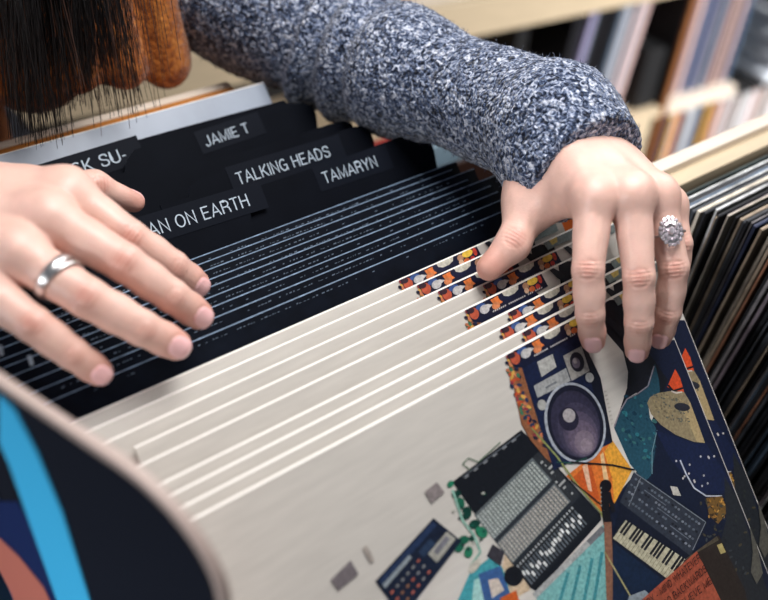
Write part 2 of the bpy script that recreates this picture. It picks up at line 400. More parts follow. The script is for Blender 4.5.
# ---- orange top: front of the trunk hanging to the bin
ot = [('c', (.08, .672, 1.27), (.10, .684, 1.14), .06, .055), ('c', (-.02, .69, 1.26), (0, .72, 1.1), .065, .08), ('c', (.17, .660, 1.29), (.190, .660, 1.145), .048, .046),
      ('c', (.250, .622, 1.34), (.272, .612, 1.140), .018, .022), ('c', (.224, .618, 1.33), (.238, .606, 1.145), .015, .020), ('c', (.200, .622, 1.33), (.206, .61, 1.15), .018, .02), ('c', (.10, .70, 1.2), (.11, .74, 1.0), .07, .07)]
lo = (-.14, .54, .86); hi = (.34, .86, 1.36)
V, Fc = knitmesh('orange', ot, lo, hi, .003, .007, [((0, 0, .93), (0, 0, -1))], .0004, None)
d = np.array([.004 * mnoise.noise(Vector((v[0] * 26, v[1] * 26, v[2] * 5))) for v in V]); V = V + normals(V, Fc) * d[:, None]
link('orange_top', fastmesh('orange_top', local(V), Fc), [M['orange_knit']], person)
# trousers
tr = [('c', hip + (.0, 0, .03), hip, .13, .13), ('c', hip + (.08, 0, -.02), (.17, .97, .5), .095, .07), ('c', hip + (-.08, 0, -.02), (-.01, .97, .5), .095, .07),
      ('c', (.17, .97, .5), (.17, .99, .10), .07, .055), ('c', (-.01, .97, .5), (-.01, .99, .10), .07, .055)]
lo = (-.2, .75, .02); hi = (.36, 1.12, 1.1)
P, D = coarse(tr, lo, hi, .009, .02); V, Fc = nets(D, lo, .009)
M['denim'] = mat('dark_denim', lin((30, 34, 46)), rough=.85, bump=(500, .3, .001))
link('trousers', fastmesh('trousers', local(V), Fc), [M['denim']], person)
# face details
def blob(name, c, r, m, parent, seg=20):
    bm = bmesh.new(); bmesh.ops.create_uvsphere(bm, u_segments=seg, v_segments=seg // 2, radius=1)
    bmesh.ops.scale(bm, vec=r, verts=bm.verts); bmesh.ops.translate(bm, vec=tuple(local(np.array(c, float))), verts=bm.verts)
    for f in bm.faces: f.smooth = True
    me = bpy.data.meshes.new(name); bm.to_mesh(me); bm.free(); return link(name, me, [m], parent)
for s in (-1, 1):
    e = blob('eye', head + (s * .03, -.078, .0), (.012, .01, .008), M['eye'], person)
    blob('iris', head + (s * .03, -.0865, -.001), (.005, .003, .005), M['iris'], e)
blob('mouth', head + (0, -.084, -.058), (.022, .008, .006), M['lip'], person)
# hair: strands falling from the head in front of the trunk
def strands(name, n, m, roots, wave, rad, nv=11):
    cu = bpy.data.curves.new(name, 'CURVE'); cu.dimensions = '3D'; cu.bevel_depth = rad; cu.bevel_resolution = 0; cu.resolution_u = 2
    for i in range(n):
        r0, r1, tip = roots(i)
        sp = cu.splines.new('POLY'); sp.points.add(nv - 1); ph = rng.uniform(0, 6.28); ph2 = rng.uniform(0, 6.28)
        for k in range(nv):
            u = k / (nv - 1)
            p = (1 - u) ** 2 * r0 + 2 * u * (1 - u) * r1 + u * u * tip
            p = p + np.array((math.sin(u * 7 + ph), math.cos(u * 6 + ph2), 0)) * wave * u
            sp.points[k].co = (*local(p), 1); sp.points[k].radius = 1 - .55 * u
    to = bpy.data.objects.new('tmp', cu); COL.objects.link(to); bpy.context.view_layer.update()
    me = bpy.data.meshes.new_from_object(to.evaluated_get(bpy.context.evaluated_depsgraph_get())); bpy.data.objects.remove(to)
    o = link(name, me, [m], person); o['kind'] = 'stuff'; return o
def side_roots(x0, x1, ymin, ymax, zlo, zhi, sgn):
    cl = [(x0 + (x1 - x0) * rng.random(), rng.uniform(ymin, ymax), zlo + (zhi - zlo) * rng.random() ** 1.4) for _ in range(42)]
    def f(i):
        a = rng.uniform(-.9, 1.3); r0 = head + np.array((sgn * rng.uniform(0, .03), .03 * math.sin(a) - .01, .1 - rng.uniform(0, .01)))
        cx, cy, cz = cl[int(rng.integers(len(cl)))]; x = cx + rng.normal(0, .0042); y = cy + rng.normal(0, .004)
        r1 = head + np.array((sgn * .13, -.07 * math.cos(a), .03))
        r1[0] = r1[0] * .5 + x * .5 + sgn * .02
        z = max(zlo, cz + abs(rng.normal(0, .018)))
        return r0, r1, np.array((x, y, z))
    return f
strands('hair', 1500, M['hair'], side_roots(.138, .215, .525, .575, 1.143, 1.240, 1), .008, .0004)
strands('brown_hair_strands', 110, M['hair_brown'], side_roots(.135, .245, .515, .57, 1.142, 1.22, 1), .011, .0004)
strands('hair_right_side', 900, M['hair'], side_roots(-.09, .0, .60, .70, 1.18, 1.26, -1), .006, .0008)
bm = bmesh.new(); bmesh.ops.create_uvsphere(bm, u_segments=32, v_segments=20, radius=1)
bmesh.ops.delete(bm, geom=[v for v in bm.verts if v.co.y < -.15 and v.co.z < .45], context='VERTS')
bmesh.ops.scale(bm, vec=(.084, .1, .113), verts=bm.verts); bmesh.ops.translate(bm, vec=tuple(local(head + (0, .008, .004))), verts=bm.verts)
for f in bm.faces: f.smooth = True
me = bpy.data.meshes.new('scalp_hair'); bm.to_mesh(me); bm.free(); o = link('scalp_hair', me, [M['hair']], person)
sm = o.modifiers.new('s', 'SOLIDIFY'); sm.thickness = .006

# ---- rings
def torus(name, c, ax, R, r, flat, m, parent):
    ax = unit(ax); u = unit(np.cross(ax, (0.3, .2, 1))); v = np.cross(ax, u); vs = []; fs = []
    n, k = 48, 10
    for i in range(n):
        a = 2 * math.pi * i / n; d = u * math.cos(a) + v * math.sin(a)
        for j in range(k):
            b = 2 * math.pi * j / k; vs.append(local(c + d * (R + r * math.cos(b)) + ax * flat * math.sin(b)))
    for i in range(n):
        for j in range(k): fs.append((i * k + j, (i + 1) % n * k + j, (i + 1) % n * k + (j + 1) % k, i * k + (j + 1) % k))
    return link(name, mesh(name, vs, fs, smooth=True), [m], parent)
a, b = Rf[2][0][0], Rf[2][1][0]; ax = unit(b - a)
c = a + (b - a) * .56; Rr = .0118
rg = torus('finger_ring', c, ax, Rr, .0009, .0026, M['metal'], person); rg['label'] = 'wide silver double band on ring finger of left-side hand'
torus('ring_band', c + ax * .0038, ax + .25 * np.cross(ax, (0, 0, 1)), Rr, .001, .0014, M['metal'], rg)
a, b = Lf[2][0][0], Lf[2][1][0]; ax = unit(b - a); c = a + (b - a) * .55
rg = torus('finger_ring', c, ax, .0106, .0006, .0007, M['metal'], person); rg['label'] = 'thin ring with round flower cluster of clear stones'
dor = unit(unit(O - c) + .25 * EX - ax * (unit(O - c) @ ax))
top = c + dor * .0122; u = ax; v = np.cross(dor, u)
bm = bmesh.new()
def gem(bm, p, n, r, h, seg=8):
    n = unit(n); a = unit(np.cross(n, (.1, .9, .3))); b_ = np.cross(n, a); rings = []
    for rr, hh in ((.35, -.5 * h), (1, 0), (.6, h)):
        rings.append([bm.verts.new(local(p + n * hh + (a * math.cos(6.2832 * i / seg) + b_ * math.sin(6.2832 * i / seg)) * r * rr)) for i in range(seg)])
    for q in range(2):
        for i in range(seg): bm.faces.new((rings[q][i], rings[q][(i + 1) % seg], rings[q + 1][(i + 1) % seg], rings[q + 1][i]))
    bm.faces.new(rings[2]); bm.faces.new(rings[0][::-1])
gem(bm, top + dor * .0016, dor, .0024, .0012, 10)
for n_, rr, gr, hh in ((10, .0042, .0014, .0012), (16, .0069, .0013, .0004)):
    for i in range(n_):
        t = 6.2832 * i / n_; d = (u * math.cos(t) * 1.12 + v * math.sin(t) * .82)
        gem(bm, top + d * rr + dor * hh, unit(dor + d * .35), gr, .0009)
me = bpy.data.meshes.new('gem_cluster'); bm.to_mesh(me); bm.free(); link('gem_cluster', me, [M['gem']], rg)
bm = bmesh.new(); gem(bm, top - dor * .0004, dor, .0070, .001, 20); me = bpy.data.meshes.new('ring_setting'); bm.to_mesh(me); bm.free(); link('ring_setting', me, [M['metal']], rg)

# ------------------------------------------------------------------ record sleeves
SZ = .35; SR = .315; LEAN = math.radians(45)
def sleeve_mesh(name, w, h, th, mats_n=4):
    """origin at the middle of the bottom edge; front face at y=0, faces -Y. materials: 0 cover, 1 front edge, 2 top/side, 3 back"""
    c = .0008
    prof = [(0, 0), (0, h - c), (c, h), (th, h), (th, 0)]     # (y, z)
    bm = bmesh.new(); x0, x1 = -w / 2, w / 2
    L_ = [bm.verts.new((x0 + (c if i in (1,) else 0) * 0, y, z)) for i, (y, z) in enumerate(prof)]
    R_ = [bm.verts.new((x1, y, z)) for y, z in prof]
    n = len(prof); mi = [0, 1, 2, 3, 2]
    for i in range(n):
        j = (i + 1) % n; f = bm.faces.new((L_[j], L_[i], R_[i], R_[j])); f.material_index = mi[i]
    f = bm.faces.new(L_); f.material_index = 2; f = bm.faces.new(R_[::-1]); f.material_index = 2
    bmesh.ops.recalc_face_normals(bm, faces=bm.faces)
    me = bpy.data.meshes.new(name); bm.to_mesh(me); bm.free(); return me
def dup(o, parent=None):
    c = o.copy(); COL.objects.link(c)
    if parent is not None: c.parent = parent
    return c
def place(o, x_right, y_top, z_top, lean=LEAN, w=SZ, h=SZ):
    o.location = (x_right - w / 2, y_top - h * math.sin(lean), z_top - h * math.cos(lean)); o.rotation_euler = (-lean, 0, 0)
# plane of the front sleeve
FX, FY, FZ, FL = .412, .2328, ZT, LEAN
def uv(px, py):
    n = (0, -math.cos(FL), math.sin(FL)); p = hit(px, py, (0, FY, FZ), n)
    return (p[0] - (FX - SZ), ((FY - p[1]) * math.sin(FL) + (FZ - p[2]) * math.cos(FL)))
# --- cover art: flat printed shapes, in metres (u right, v down)
polys = []     # (colour, [(u,v)])
def clip(poly):
    def c1(P, f, g):
        out = []
        for i in range(len(P)):
            a, b = P[i], P[(i + 1) % len(P)]; fa, fb = f(a), f(b)
            if fa >= 0: out.append(a)
            if (fa >= 0) != (fb >= 0):
                t = fa / (fa - fb); out.append((a[0] + (b[0] - a[0]) * t, a[1] + (b[1] - a[1]) * t))
        return out
    for f in (lambda p: p[0] - .0006, lambda p: SZ - .0006 - p[0], lambda p: p[1] - .0007, lambda p: SZ - .0006 - p[1]):
        poly = c1(poly, f, None)
        if len(poly) < 3: return None
    return poly
def PU(c, pts):
    q = clip(list(pts))
    if q: polys.append((tuple(v_ * .80 for v_ in lin(c)), q))
def PP(c, pts): PU(c, [uv(*p) for p in pts])
def EL(c, cx, cy, rx, ry, rot=0, n=28, a0=0, a1=360):
    r = math.radians(rot); pts = []
    for i in range(n + (a1 - a0 < 360)):
        a = math.radians(a0 + (a1 - a0) * i / n); x = rx * math.cos(a); y = ry * math.sin(a)
        pts.append((cx + x * math.cos(r) - y * math.sin(r), cy + x * math.sin(r) + y * math.cos(r)))
    PP(c, pts)
def LN(c, pts, w):
    for a, b in zip(pts, pts[1:]):
        dx, dy = b[0] - a[0], b[1] - a[1]; l = math.hypot(dx, dy) or 1; nx, ny = -dy / l * w / 2, dx / l * w / 2
        PP(c, [(a[0] + nx, a[1] + ny), (b[0] + nx, b[1] + ny), (b[0] - nx, b[1] - ny), (a[0] - nx, a[1] - ny)])
def bil(Q, s, t):
    (ax, ay), (bx, by), (cx, cy), (dx, dy) = Q
    return ((ax * (1 - s) + bx * s) * (1 - t) + (dx * (1 - s) + cx * s) * t, (ay * (1 - s) + by * s) * (1 - t) + (dy * (1 - s) + cy * s) * t)
def QD(c, Q, s0, s1, t0, t1): PP(c, [bil(Q, s0, t0), bil(Q, s1, t0), bil(Q, s1, t1), bil(Q, s0, t1)])
rnd = random.Random(3)
# right-hand backdrop: dark clothes, then guitar body
PP((22, 24, 34), [(600, 300), (624, 300), (634, 345), (672, 340), (680, 360), (668, 395), (636, 393), (626, 399), (618, 415), (614, 428), (627, 388), (628, 372), (623, 352), (604, 330)])
PP((22, 30, 56), [(640, 340), (700, 340), (760, 560), (700, 560), (655, 480), (652, 420), (668, 380)])
PP((22, 30, 52), [(640, 468), (656, 430), (720, 470), (780, 560), (770, 640), (600, 640), (604, 510)])
PP((38, 80, 98), [(614, 428), (620, 412), (626, 399), (636, 394), (647, 386), (652, 370), (655, 364), (659, 380), (660, 392), (648, 402), (650, 418), (656, 428), (655, 452), (651, 475), (646, 481), (640, 476), (630, 464)])
for k in range(70):
    x, y = rnd.uniform(622, 655), rnd.uniform(396, 470)
    if y < 428 + (x - 614) * 1.05 and y > 395: EL(rnd.choice([(48, 118, 128), (30, 74, 92), (60, 110, 110), (24, 62, 84)]), x, y, rnd.uniform(1.2, 3.2), rnd.uniform(.8, 2), rnd.uniform(0, 90), 7)
LN((150, 140, 150), [(614, 427), (620, 411), (627, 399), (637, 394), (648, 386), (654, 366)], 1.3)
LN((120, 150, 160), [(657, 430), (652, 452), (652, 474)], .9)
PP((150, 136, 106), [(647, 403), (650, 397), (658, 393), (670, 391), (684, 392), (690, 402), (698, 424), (705, 443), (694, 442), (676, 435), (661, 425), (651, 414)])
PP((182, 160, 118), [(690, 402), (705, 443), (697, 442), (684, 412)])
for k in range(90):
    a = rnd.uniform(0, 6.28); r = rnd.random() ** .5
    x = 673 + math.cos(a) * 22 * r; y = 408 + math.sin(a) * 13 * r + (x - 673) * .35
    EL(rnd.choice([(116, 104, 82), (96, 98, 92), (168, 150, 112)]), x, y, 1.3, .8, rnd.uniform(0, 90), 6)
EL((44, 46, 56), 682, 407, 8, 4, 8)
PP((226, 84, 44), [(675, 369), (680, 378), (684, 392), (675, 391), (667, 387), (671, 378)])
LN((24, 20, 30), [(668, 385), (673, 391), (683, 388)], 2); LN((220, 210, 200), [(671, 391), (676, 393), (682, 392)], 1.5)
PP((26, 36, 68), [(655, 430), (694, 443), (706, 444), (734, 486), (722, 494), (700, 494), (684, 474), (672, 462)])
for k in range(14): EL((210, 205, 200), rnd.uniform(676, 716), rnd.uniform(455, 486), 1, 1.3, 0, 6)
LN((200, 205, 215), [(680, 460), (686, 474), (694, 488), (706, 496), (722, 496)], 1.4)
PP((120, 90, 46), [(706, 498), (722, 496), (727, 512), (718, 524), (709, 516)])
PP((40, 44, 50), [(724, 475), (738, 500), (770, 600), (730, 600), (716, 560), (726, 520)])
for k in range(60): EL(rnd.choice([(66, 70, 74), (50, 54, 52), (84, 76, 56), (30, 34, 40)]), rnd.uniform(700, 748), rnd.uniform(500, 575), 2.2, 1.1, rnd.uniform(0, 180), 6)
for k in range(26): EL(rnd.choice([(176, 126, 52), (206, 160, 84), (70, 48, 30)]), rnd.uniform(707, 724), rnd.uniform(498, 520), 1.8, .8, rnd.uniform(0, 180), 6)
PP((200, 196, 186), [(670, 486), (677, 487), (681, 496), (673, 495)])
# orange cloth
PP((226, 122, 52), [(566, 476), (612, 440), (632, 470), (612, 505), (600, 512), (584, 492)])
PP((236, 168, 60), [(612, 440), (632, 470), (614, 504), (612, 478), (604, 452)])
PP((204, 92, 38), [(572, 478), (590, 462), (600, 500), (594, 500)]); PP((232, 190, 160), [(582, 466), (587, 463), (592, 492), (588, 490)]); PP((236, 200, 150), [(600, 455), (603, 452), (609, 484), (604, 484)])
# teal cloth below the mixer
PP((126, 184, 182), [(604, 524), (608, 640), (520, 640), (540, 590)])
for x in (560, 572, 584, 594): LN((62, 142, 150), [(x + 8, 552 + (594 - x) * .6), (x, 600), (x - 4, 640)], 3.2)
PP((70, 160, 170), [(470, 572), (492, 556), (506, 572), (520, 640), (440, 640)]); PP((170, 214, 208), [(474, 580), (488, 574), (494, 600), (470, 620)])
PP((60, 96, 150), [(478, 574), (500, 566), (512, 600), (506, 640), (484, 600)]); PP((214, 200, 186), [(488, 580), (498, 578), (504, 590), (492, 598)])
PP((214, 190, 160), [(506, 545), (524, 556), (530, 590), (512, 600), (502, 566)]); PP((206, 96, 40), [(500, 598), (516, 590), (524, 620), (500, 630)])
# mixer
PP((22, 26, 34), [(452, 482), (521, 430), (540, 448), (600, 514), (601, 520), (537, 592), (530, 588), (476, 516)])
MX = [(474, 515), (540, 450), (598, 515), (532, 588)]
QD((104, 112, 116), MX, 0, 1, 0, 1)
QD((44, 50, 58), MX, .0, 1, .34, .385); QD((40, 46, 54), MX, 0, 1, .66, .70); QD((26, 30, 38), MX, 0, 1, .7, 1); QD((48, 52, 58), MX, .88, 1, 0, .68)
for i in range(22):
    s = .015 + i * .039
    QD((196, 204, 198), MX, s, s + .022, .03, .33); QD((186, 182, 174), MX, s, s + .024, .40, .65)
    for t in range(7): QD((70, 78, 84), MX, s + .004, s + .016, .05 + t * .042, .062 + t * .042)
    for t in range(6): QD((98, 98, 98), MX, s + .004, s + .016, .42 + t * .04, .432 + t * .04)
    QD((176, 180, 180), MX, s, s + .02, .71, .74)
    q = rnd.uniform(.78, .9); QD((104, 112, 120), MX, s + .002, s + .018, .76, .97); QD((236, 238, 236), MX, s - .002, s + .024, q, q + .055)
for k in range(10): QD((180, 182, 180), MX, .89 + rnd.uniform(0, .09), .905 + rnd.uniform(0, .09), .1 + k * .055, .125 + k * .055)
for k in range(0): EL((156, 160, 166), 474 + rnd.uniform(0, 1) * 44, 478 + rnd.uniform(-1, 1), .1, .1, 0, 4)
LN((110, 116, 126), [(462, 477), (520, 434)], .8)
for k in range(6): LN((140, 144, 150), [(464 + k * 9.5, 478 - k * 7.2), (468 + k * 9.5, 475 - k * 7.2)], 1.8)
LN((176, 178, 176), [(534, 596), (603, 528)], 6); LN((118, 120, 124), [(588, 543), (603, 528)], 6)
# green leaves beside the mixer
for x, y, r in ((450, 484, 4), (456, 494, 5), (460, 503, 6), (466, 513, 7), (474, 524, 6), (481, 532, 7), (463, 540, 6), (468, 552, 6), (459, 548, 5), (472, 538, 4)):
    EL(rnd.choice([(28, 104, 80), (40, 128, 96), (16, 66, 56)]), x, y, r, r * .75, rnd.uniform(0, 180), 9)
for k in range(16): EL(rnd.choice([(26, 40, 50), (190, 190, 180), (20, 84, 70)]), rnd.uniform(452, 484), rnd.uniform(490, 550), 2, 1.5, 0, 7)
LN((150, 196, 180), [(452, 490), (462, 520), (474, 536), (480, 552), (470, 566)], 2.4); EL((206, 200, 186), 474, 566, 9, 4, -50)
LN((90, 120, 96), [(470, 470), (462, 464), (468, 458), (478, 462), (500, 442)], 1.0)
# black lens and small dark bits
PP((60, 58, 66), [(492, 544), (504, 552), (500, 566), (486, 556)]); EL((20, 22, 30), 513, 576, 9.5, 10, 0)
# drum machine
DM = [(375, 581), (433, 518), (461, 541), (402, 618)]
QD((26, 36, 58), DM, 0, 1, 0, 1); QD((40, 58, 92), DM, .04, .96, .05, .2); QD((150, 160, 166), DM, .04, .5, .17, .27)
QD((44, 62, 90), DM, .6, .8, .3, .5)
QD((178, 176, 166), DM, .66, .98, .52, .84); QD((130, 130, 140), DM, .72, .94, .58, .72)
for a in range(3):
    for b in range(6): QD(rnd.choice([(170, 120, 90), (150, 150, 150), (200, 110, 90)]), DM, .06 + b * .09, .10 + b * .09, .42 + a * .19, .47 + a * .19)
# loudspeaker: patterned side, front
PP((150, 96, 66), [(505, 351), (518, 352), (519, 360), (543, 440), (553, 465), (545, 458), (530, 440), (521, 424), (514, 390)])
for k in range(80):
    s = rnd.random(); y = 355 + s * 92; x = 508 + s * s * 34 - 2 + rnd.uniform(0, 1) * (12 if s > .2 else 9)
    EL(rnd.choice([(196, 84, 52), (40, 56, 90), (222, 170, 84), (60, 120, 92), (214, 130, 92), (30, 34, 56), (150, 60, 70)]), x, y, 2.8, 1.7, rnd.uniform(0, 180), 7)
SP = [(519, 360), (577, 333), (612, 442), (553, 470)]
QD((24, 34, 66), SP, 0, 1, 0, 1); PP((20, 24, 40), [(577, 333), (580, 336), (600, 378), (612, 442), (606, 440)])
LN((206, 200, 196), [(518, 360), (578, 332)], 1.4)
PP((186, 186, 182), [(536.5, 362), (552, 354), (556, 367), (541, 377)]); PP((170, 172, 172), [(533, 386), (565.5, 368), (570, 381), (537, 398)])
LN((120, 124, 130), [(545, 388), (556, 382)], 2)
PP((178, 174, 168), [(562.5, 356), (581, 346), (589, 371), (571, 381)])
EL((30, 28, 44), 576.5, 362, 7, 10, -12); EL((120, 108, 124), 575.5, 363, 4, 5.5, -12); EL((176, 166, 166), 574.5, 361, 2, 3, -12)
EL((188, 188, 186), 589, 377.5, 4.2, 5, -15); EL((182, 182, 178), 541.5, 405, 4.6, 5.4, -15)
EL((178, 184, 194), 574.5, 423, 30, 41, -14, 48); EL((26, 28, 46), 574.8, 423, 27.5, 38.5, -14, 48); EL((52, 50, 72), 574.8, 424, 24, 34, -14, 40)
EL((66, 62, 84), 578, 430, 20.5, 28, -14); EL((86, 78, 100), 580, 434, 17, 23, -14); EL((106, 94, 114), 582, 438, 14, 18, -14); EL((128, 114, 130), 584, 442, 10, 12, -14); EL((148, 134, 146), 586, 445, 6, 7, -14); EL((40, 38, 58), 568, 419, 10, 12, -14); EL((176, 170, 172), 568.5, 415.5, 6.2, 7, -14)
for k in range(9): LN((196, 190, 180), [(603.5 + k * .9, 392 + k * 4), (606 + k * .9, 391 + k * 4)], 1.4)
# cables and microphone
LN((150, 156, 92), [(531, 428), (556, 456), (576, 484), (600, 512), (604, 520)], 1.8); LN((36, 88, 76), [(556, 462), (572, 463), (586, 458)], 1.3); LN((36, 30, 36), [(570, 462), (612, 465), (634, 470)], 1.7)
LN((40, 30, 34), [(570, 480), (590, 496), (602, 506)], 1.4)
LN((22, 22, 28), [(604, 488), (605, 510), (607, 524)], 8); EL((20, 20, 28), 605, 486, 6, 6.5)
for k in range(5): EL((170, 170, 166), 600.5, 488 + k * 4.4, .9, .9, 0, 6)
LN((24, 24, 30), [(608, 492), (613, 512)], 4); LN((140, 98, 78), [(607, 522), (611, 640)], 7.5)
# synthesizer
PP((20, 26, 44), [(620, 501), (691, 552), (670, 592), (652, 640), (612, 640), (612, 540)])
SY = [(633, 472), (705, 522), (690, 556), (619, 502)]
QD((50, 56, 68), SY, 0, 1, 0, 1); LN((128, 134, 140), [(633, 472), (705, 522), (692, 550)], .9); LN((128, 134, 140), [(640, 478), (628, 506)], .9)
for a in range(4):
    for b in range(20):
        if rnd.random() < .85:
            p = bil(SY, .05 + b * .047 + rnd.uniform(-.01, .01), .14 + a * .22)
            EL(rnd.choice([(128, 134, 142), (100, 108, 118), (24, 26, 36)]), *p, 1.5, 1.3, 30, 7)
for a in range(3): LN((112, 118, 128), [bil(SY, .2 + .22 * a, .26 + .2 * a), bil(SY, .5 + .2 * a, .26 + .2 * a)], .8)
KB = [(625, 520), (686, 560), (671, 582), (612, 538)]
QD((190, 184, 158), KB, 0, 1, 0, 1)
for i in range(20): QD((120, 114, 96), KB, i / 20, i / 20 + .006, .6, 1)
for i in range(20):
    if i % 7 not in (2, 6): QD((18, 22, 34), KB, i / 20 + .028, i / 20 + .062, 0, .62)
PP((22, 38, 64), [(612, 542), (671, 586), (650, 640), (612, 640)])
LN((170, 160, 110), [(604, 552), (632, 600), (640, 625)], 1.5); PP((140, 150, 156), [(628, 596), (644, 590), (656, 600), (650, 640), (620, 640)])
# red box with lettering
PP((48, 40, 36), [(696, 551), (718, 535), (744, 590), (760, 660), (720, 600)]); PP((88, 80, 66), [(672, 568), (716, 536), (718, 540), (697, 552)])
RB = [(636, 604), (696, 551), (720, 600), (664, 660)]
QD((168, 84, 62), RB, 0, 1, 0, 1); PP((186, 170, 110), [(716, 545), (721, 543), (725, 552), (720, 554)])
PP((96, 94, 86), [(749, 526), (755, 540), (762, 573), (756, 584), (750, 572), (752, 552)])
# band of small figures along the top edge (u from 191 mm)
b0, bw, bh = .2265, .062, .0088
def BP(c, pts): PU(c, [(b0 + x * bw, .0007 + y * bh) for x, y in pts])
def BE(c, x, y, rx, ry, n=16, a0=0, a1=6.2832): BP(c, [(x + rx * math.cos(a0 + (a1 - a0) * i / n), y + ry * math.sin(a0 + (a1 - a0) * i / n)) for i in range(n + 1)])
BP((20, 26, 52), [(0, 0), (1.0, 0), (1.02, 1), (.12, 1.25), (.02, .9)])
BE((196, 92, 66), .07, .45, .055, .4); BE((60, 40, 50), .05, .2, .04, .18); BE((60, 90, 150), .17, .22, .06, .2); BE((206, 204, 206), .20, .5, .06, .3)
BP((208, 206, 204), [(.15, .35), (.25, .25), (.31, .45), (.2, .7)]); BP((232, 128, 66), [(.30, .1), (.41, .06), (.43, .6), (.33, .68)]); BE((226, 140, 92), .34, .62, .05, .25)
BE((24, 30, 60), .5, .2, .1, .5); BP((208, 204, 190), [(.46, .0), (.68, .0), (.66, .28), (.6, .42), (.52, .42), (.47, .25)])
BE((186, 140, 110), .76, .3, .04, .25); BE((226, 190, 160), .75, .62, .03, .2); BE((236, 196, 76), .86, .2, .07, .26); BE((206, 70, 54), .955, .3, .025, .3); BE((214, 110, 60), .82, .68, .04, .2); BE((190, 60, 56), .9, .7, .03, .2)
for k in range(26):
    if rnd.random() < .8: BP((206, 204, 204), [(.28 + k * .026, .84), (.296 + k * .026, .84), (.292 + k * .026, .95), (.276 + k * .026, .95)])
BP((30, 34, 44), [(1.11, 0), (1.17, 0), (1.24, .5), (1.30, 1.2), (1.24, 1.3), (1.17, .8)])     # dark guitar neck crossing the cream
BP((30, 34, 44), [(1.22, 1.0), (1.30, 1.2), (1.42, 2.4), (1.52, 4.6), (1.40, 4.4), (1.32, 2.6)])
BP((134, 146, 146), [(1.42, 0), (1.9, 0), (1.9, .6), (1.44, .6)]); BP((222, 196, 110), [(1.50, 0), (1.62, 0), (1.60, .35), (1.52, .4)])
# faint grey blocks on the pale left side
PP((150, 140, 140), [(424, 492), (436, 482), (444, 492), (431, 503)]); PP((128, 120, 124), [(330, 580), (350, 560), (358, 574), (338, 590)]); PP((178, 168, 160), [(362, 548), (366, 545), (374, 560), (370, 563)])
# mesh of the art
vs, fs, cs = [], [], []
for i, (c, P_) in enumerate(polys):
    b = len(vs); y = -.00002 - i * .0000006
    vs += [(u_ - SZ / 2, y, SZ - v_) for u_, v_ in P_]; fs.append(tuple(range(b, b + len(P_)))); cs.append(c)
art_me = mesh('cover_art', vs, fs, cols=cs)
bm = bmesh.new(); bm.from_mesh(art_me)
for f in bm.faces:
    f.normal_update()
    if f.normal.y > 0: f.normal_flip()
bm.to_mesh(art_me); bm.free()
art_me.materials.append(M['print'])
cream_me = sleeve_mesh('cream_sleeve', SZ, SZ, .0034)
for m_ in (M['cream'], M['card_white'], M['card_white'], M['cream']): cream_me.materials.append(m_)
def arc(cx, cy, rx, ry, a0, a1, n=12): return [(cx + rx * math.cos(math.radians(a0 + (a1 - a0) * k / n)), cy + ry * math.sin(math.radians(a0 + (a1 - a0) * k / n))) for k in range(n + 1)]
GL = {'A': (.68, [[(.02, 0), (.34, .96), (.66, 0)], [(.13, .33), (.55, .33)]]), 'B': (.60, [[(.05, 0), (.05, .95), (.32, .95)] + arc(.32, .73, .22, .22, 90, -90) + [(.05, .51)], arc(.33, .27, .25, .24, 90, -90)+[(.05, .03)]]),
 'C': (.66, [arc(.36, .49, .30, .46, 48, 312, 18)]), 'D': (.64, [[(.05, .04), (.05, .95), (.26, .95)] + arc(.26, .495, .33, .455, 90, -90, 16) + [(.05, .04)]]),
 'E': (.56, [[(.54, .95), (.05, .95), (.05, .04), (.55, .04)], [(.05, .51), (.50, .51)]]), 'G': (.70, [arc(.36, .49, .31, .46, 48, 330, 18) + [(.64, .46), (.38, .46)], [(.64, .46), (.65, 0)]]),
 'H': (.64, [[(.05, 0), (.05, 1)], [(.59, 0), (.59, 1)], [(.05, .52), (.59, .52)]]), 'I': (.12, [[(.06, 0), (.06, 1)]]), 'J': (.48, [[(.42, 1), (.42, .26)] + arc(.22, .24, .20, .21, 0, -180, 12)]),
 'K': (.62, [[(.05, 0), (.05, 1)], [(.58, 1), (.06, .40)], [(.22, .56), (.60, 0)]]), 'L': (.52, [[(.05, 1), (.05, .04), (.50, .04)]]), 'M': (.78, [[(.05, 0), (.05, .98), (.39, .08), (.73, .98), (.73, 0)]]),
 'N': (.64, [[(.05, 0), (.05, .97), (.59, .03), (.59, 1)]]), 'O': (.72, [arc(.36, .49, .31, .46, 0, 360, 24)]), 'P': (.58, []), 'R': (.62, [[(.05, 0), (.05, .95), (.34, .95)] + arc(.34, .72, .22, .23, 90, -90) + [(.05, .49)], [(.36, .49), (.54, .38), (.58, 0)]]),
 'S': (.62, [[(.56, .72), (.50, .90), (.31, .96), (.13, .91), (.06, .75), (.12, .60), (.31, .52), (.51, .44), (.58, .27), (.50, .09), (.31, .03), (.11, .09), (.05, .28)]]),
 'T': (.58, [[(0, .95), (.58, .95)], [(.29, .95), (.29, 0)]]), 'U': (.64, [[(.05, 1), (.05, .30)] + arc(.32, .30, .27, .27, 180, 360, 14) + [(.59, 1)]]), 'V': (.62, [[(.02, 1), (.31, .04), (.60, 1)]]),
 'W': (.90, [[(.02, 1), (.23, .04), (.45, .95), (.67, .04), (.88, 1)]]), 'Y': (.62, [[(.02, 1), (.31, .42), (.60, 1)], [(.31, .42), (.31, 0)]]), '-': (.30, [[(.02, .38), (.28, .38)]]), ' ': (.24, [])}
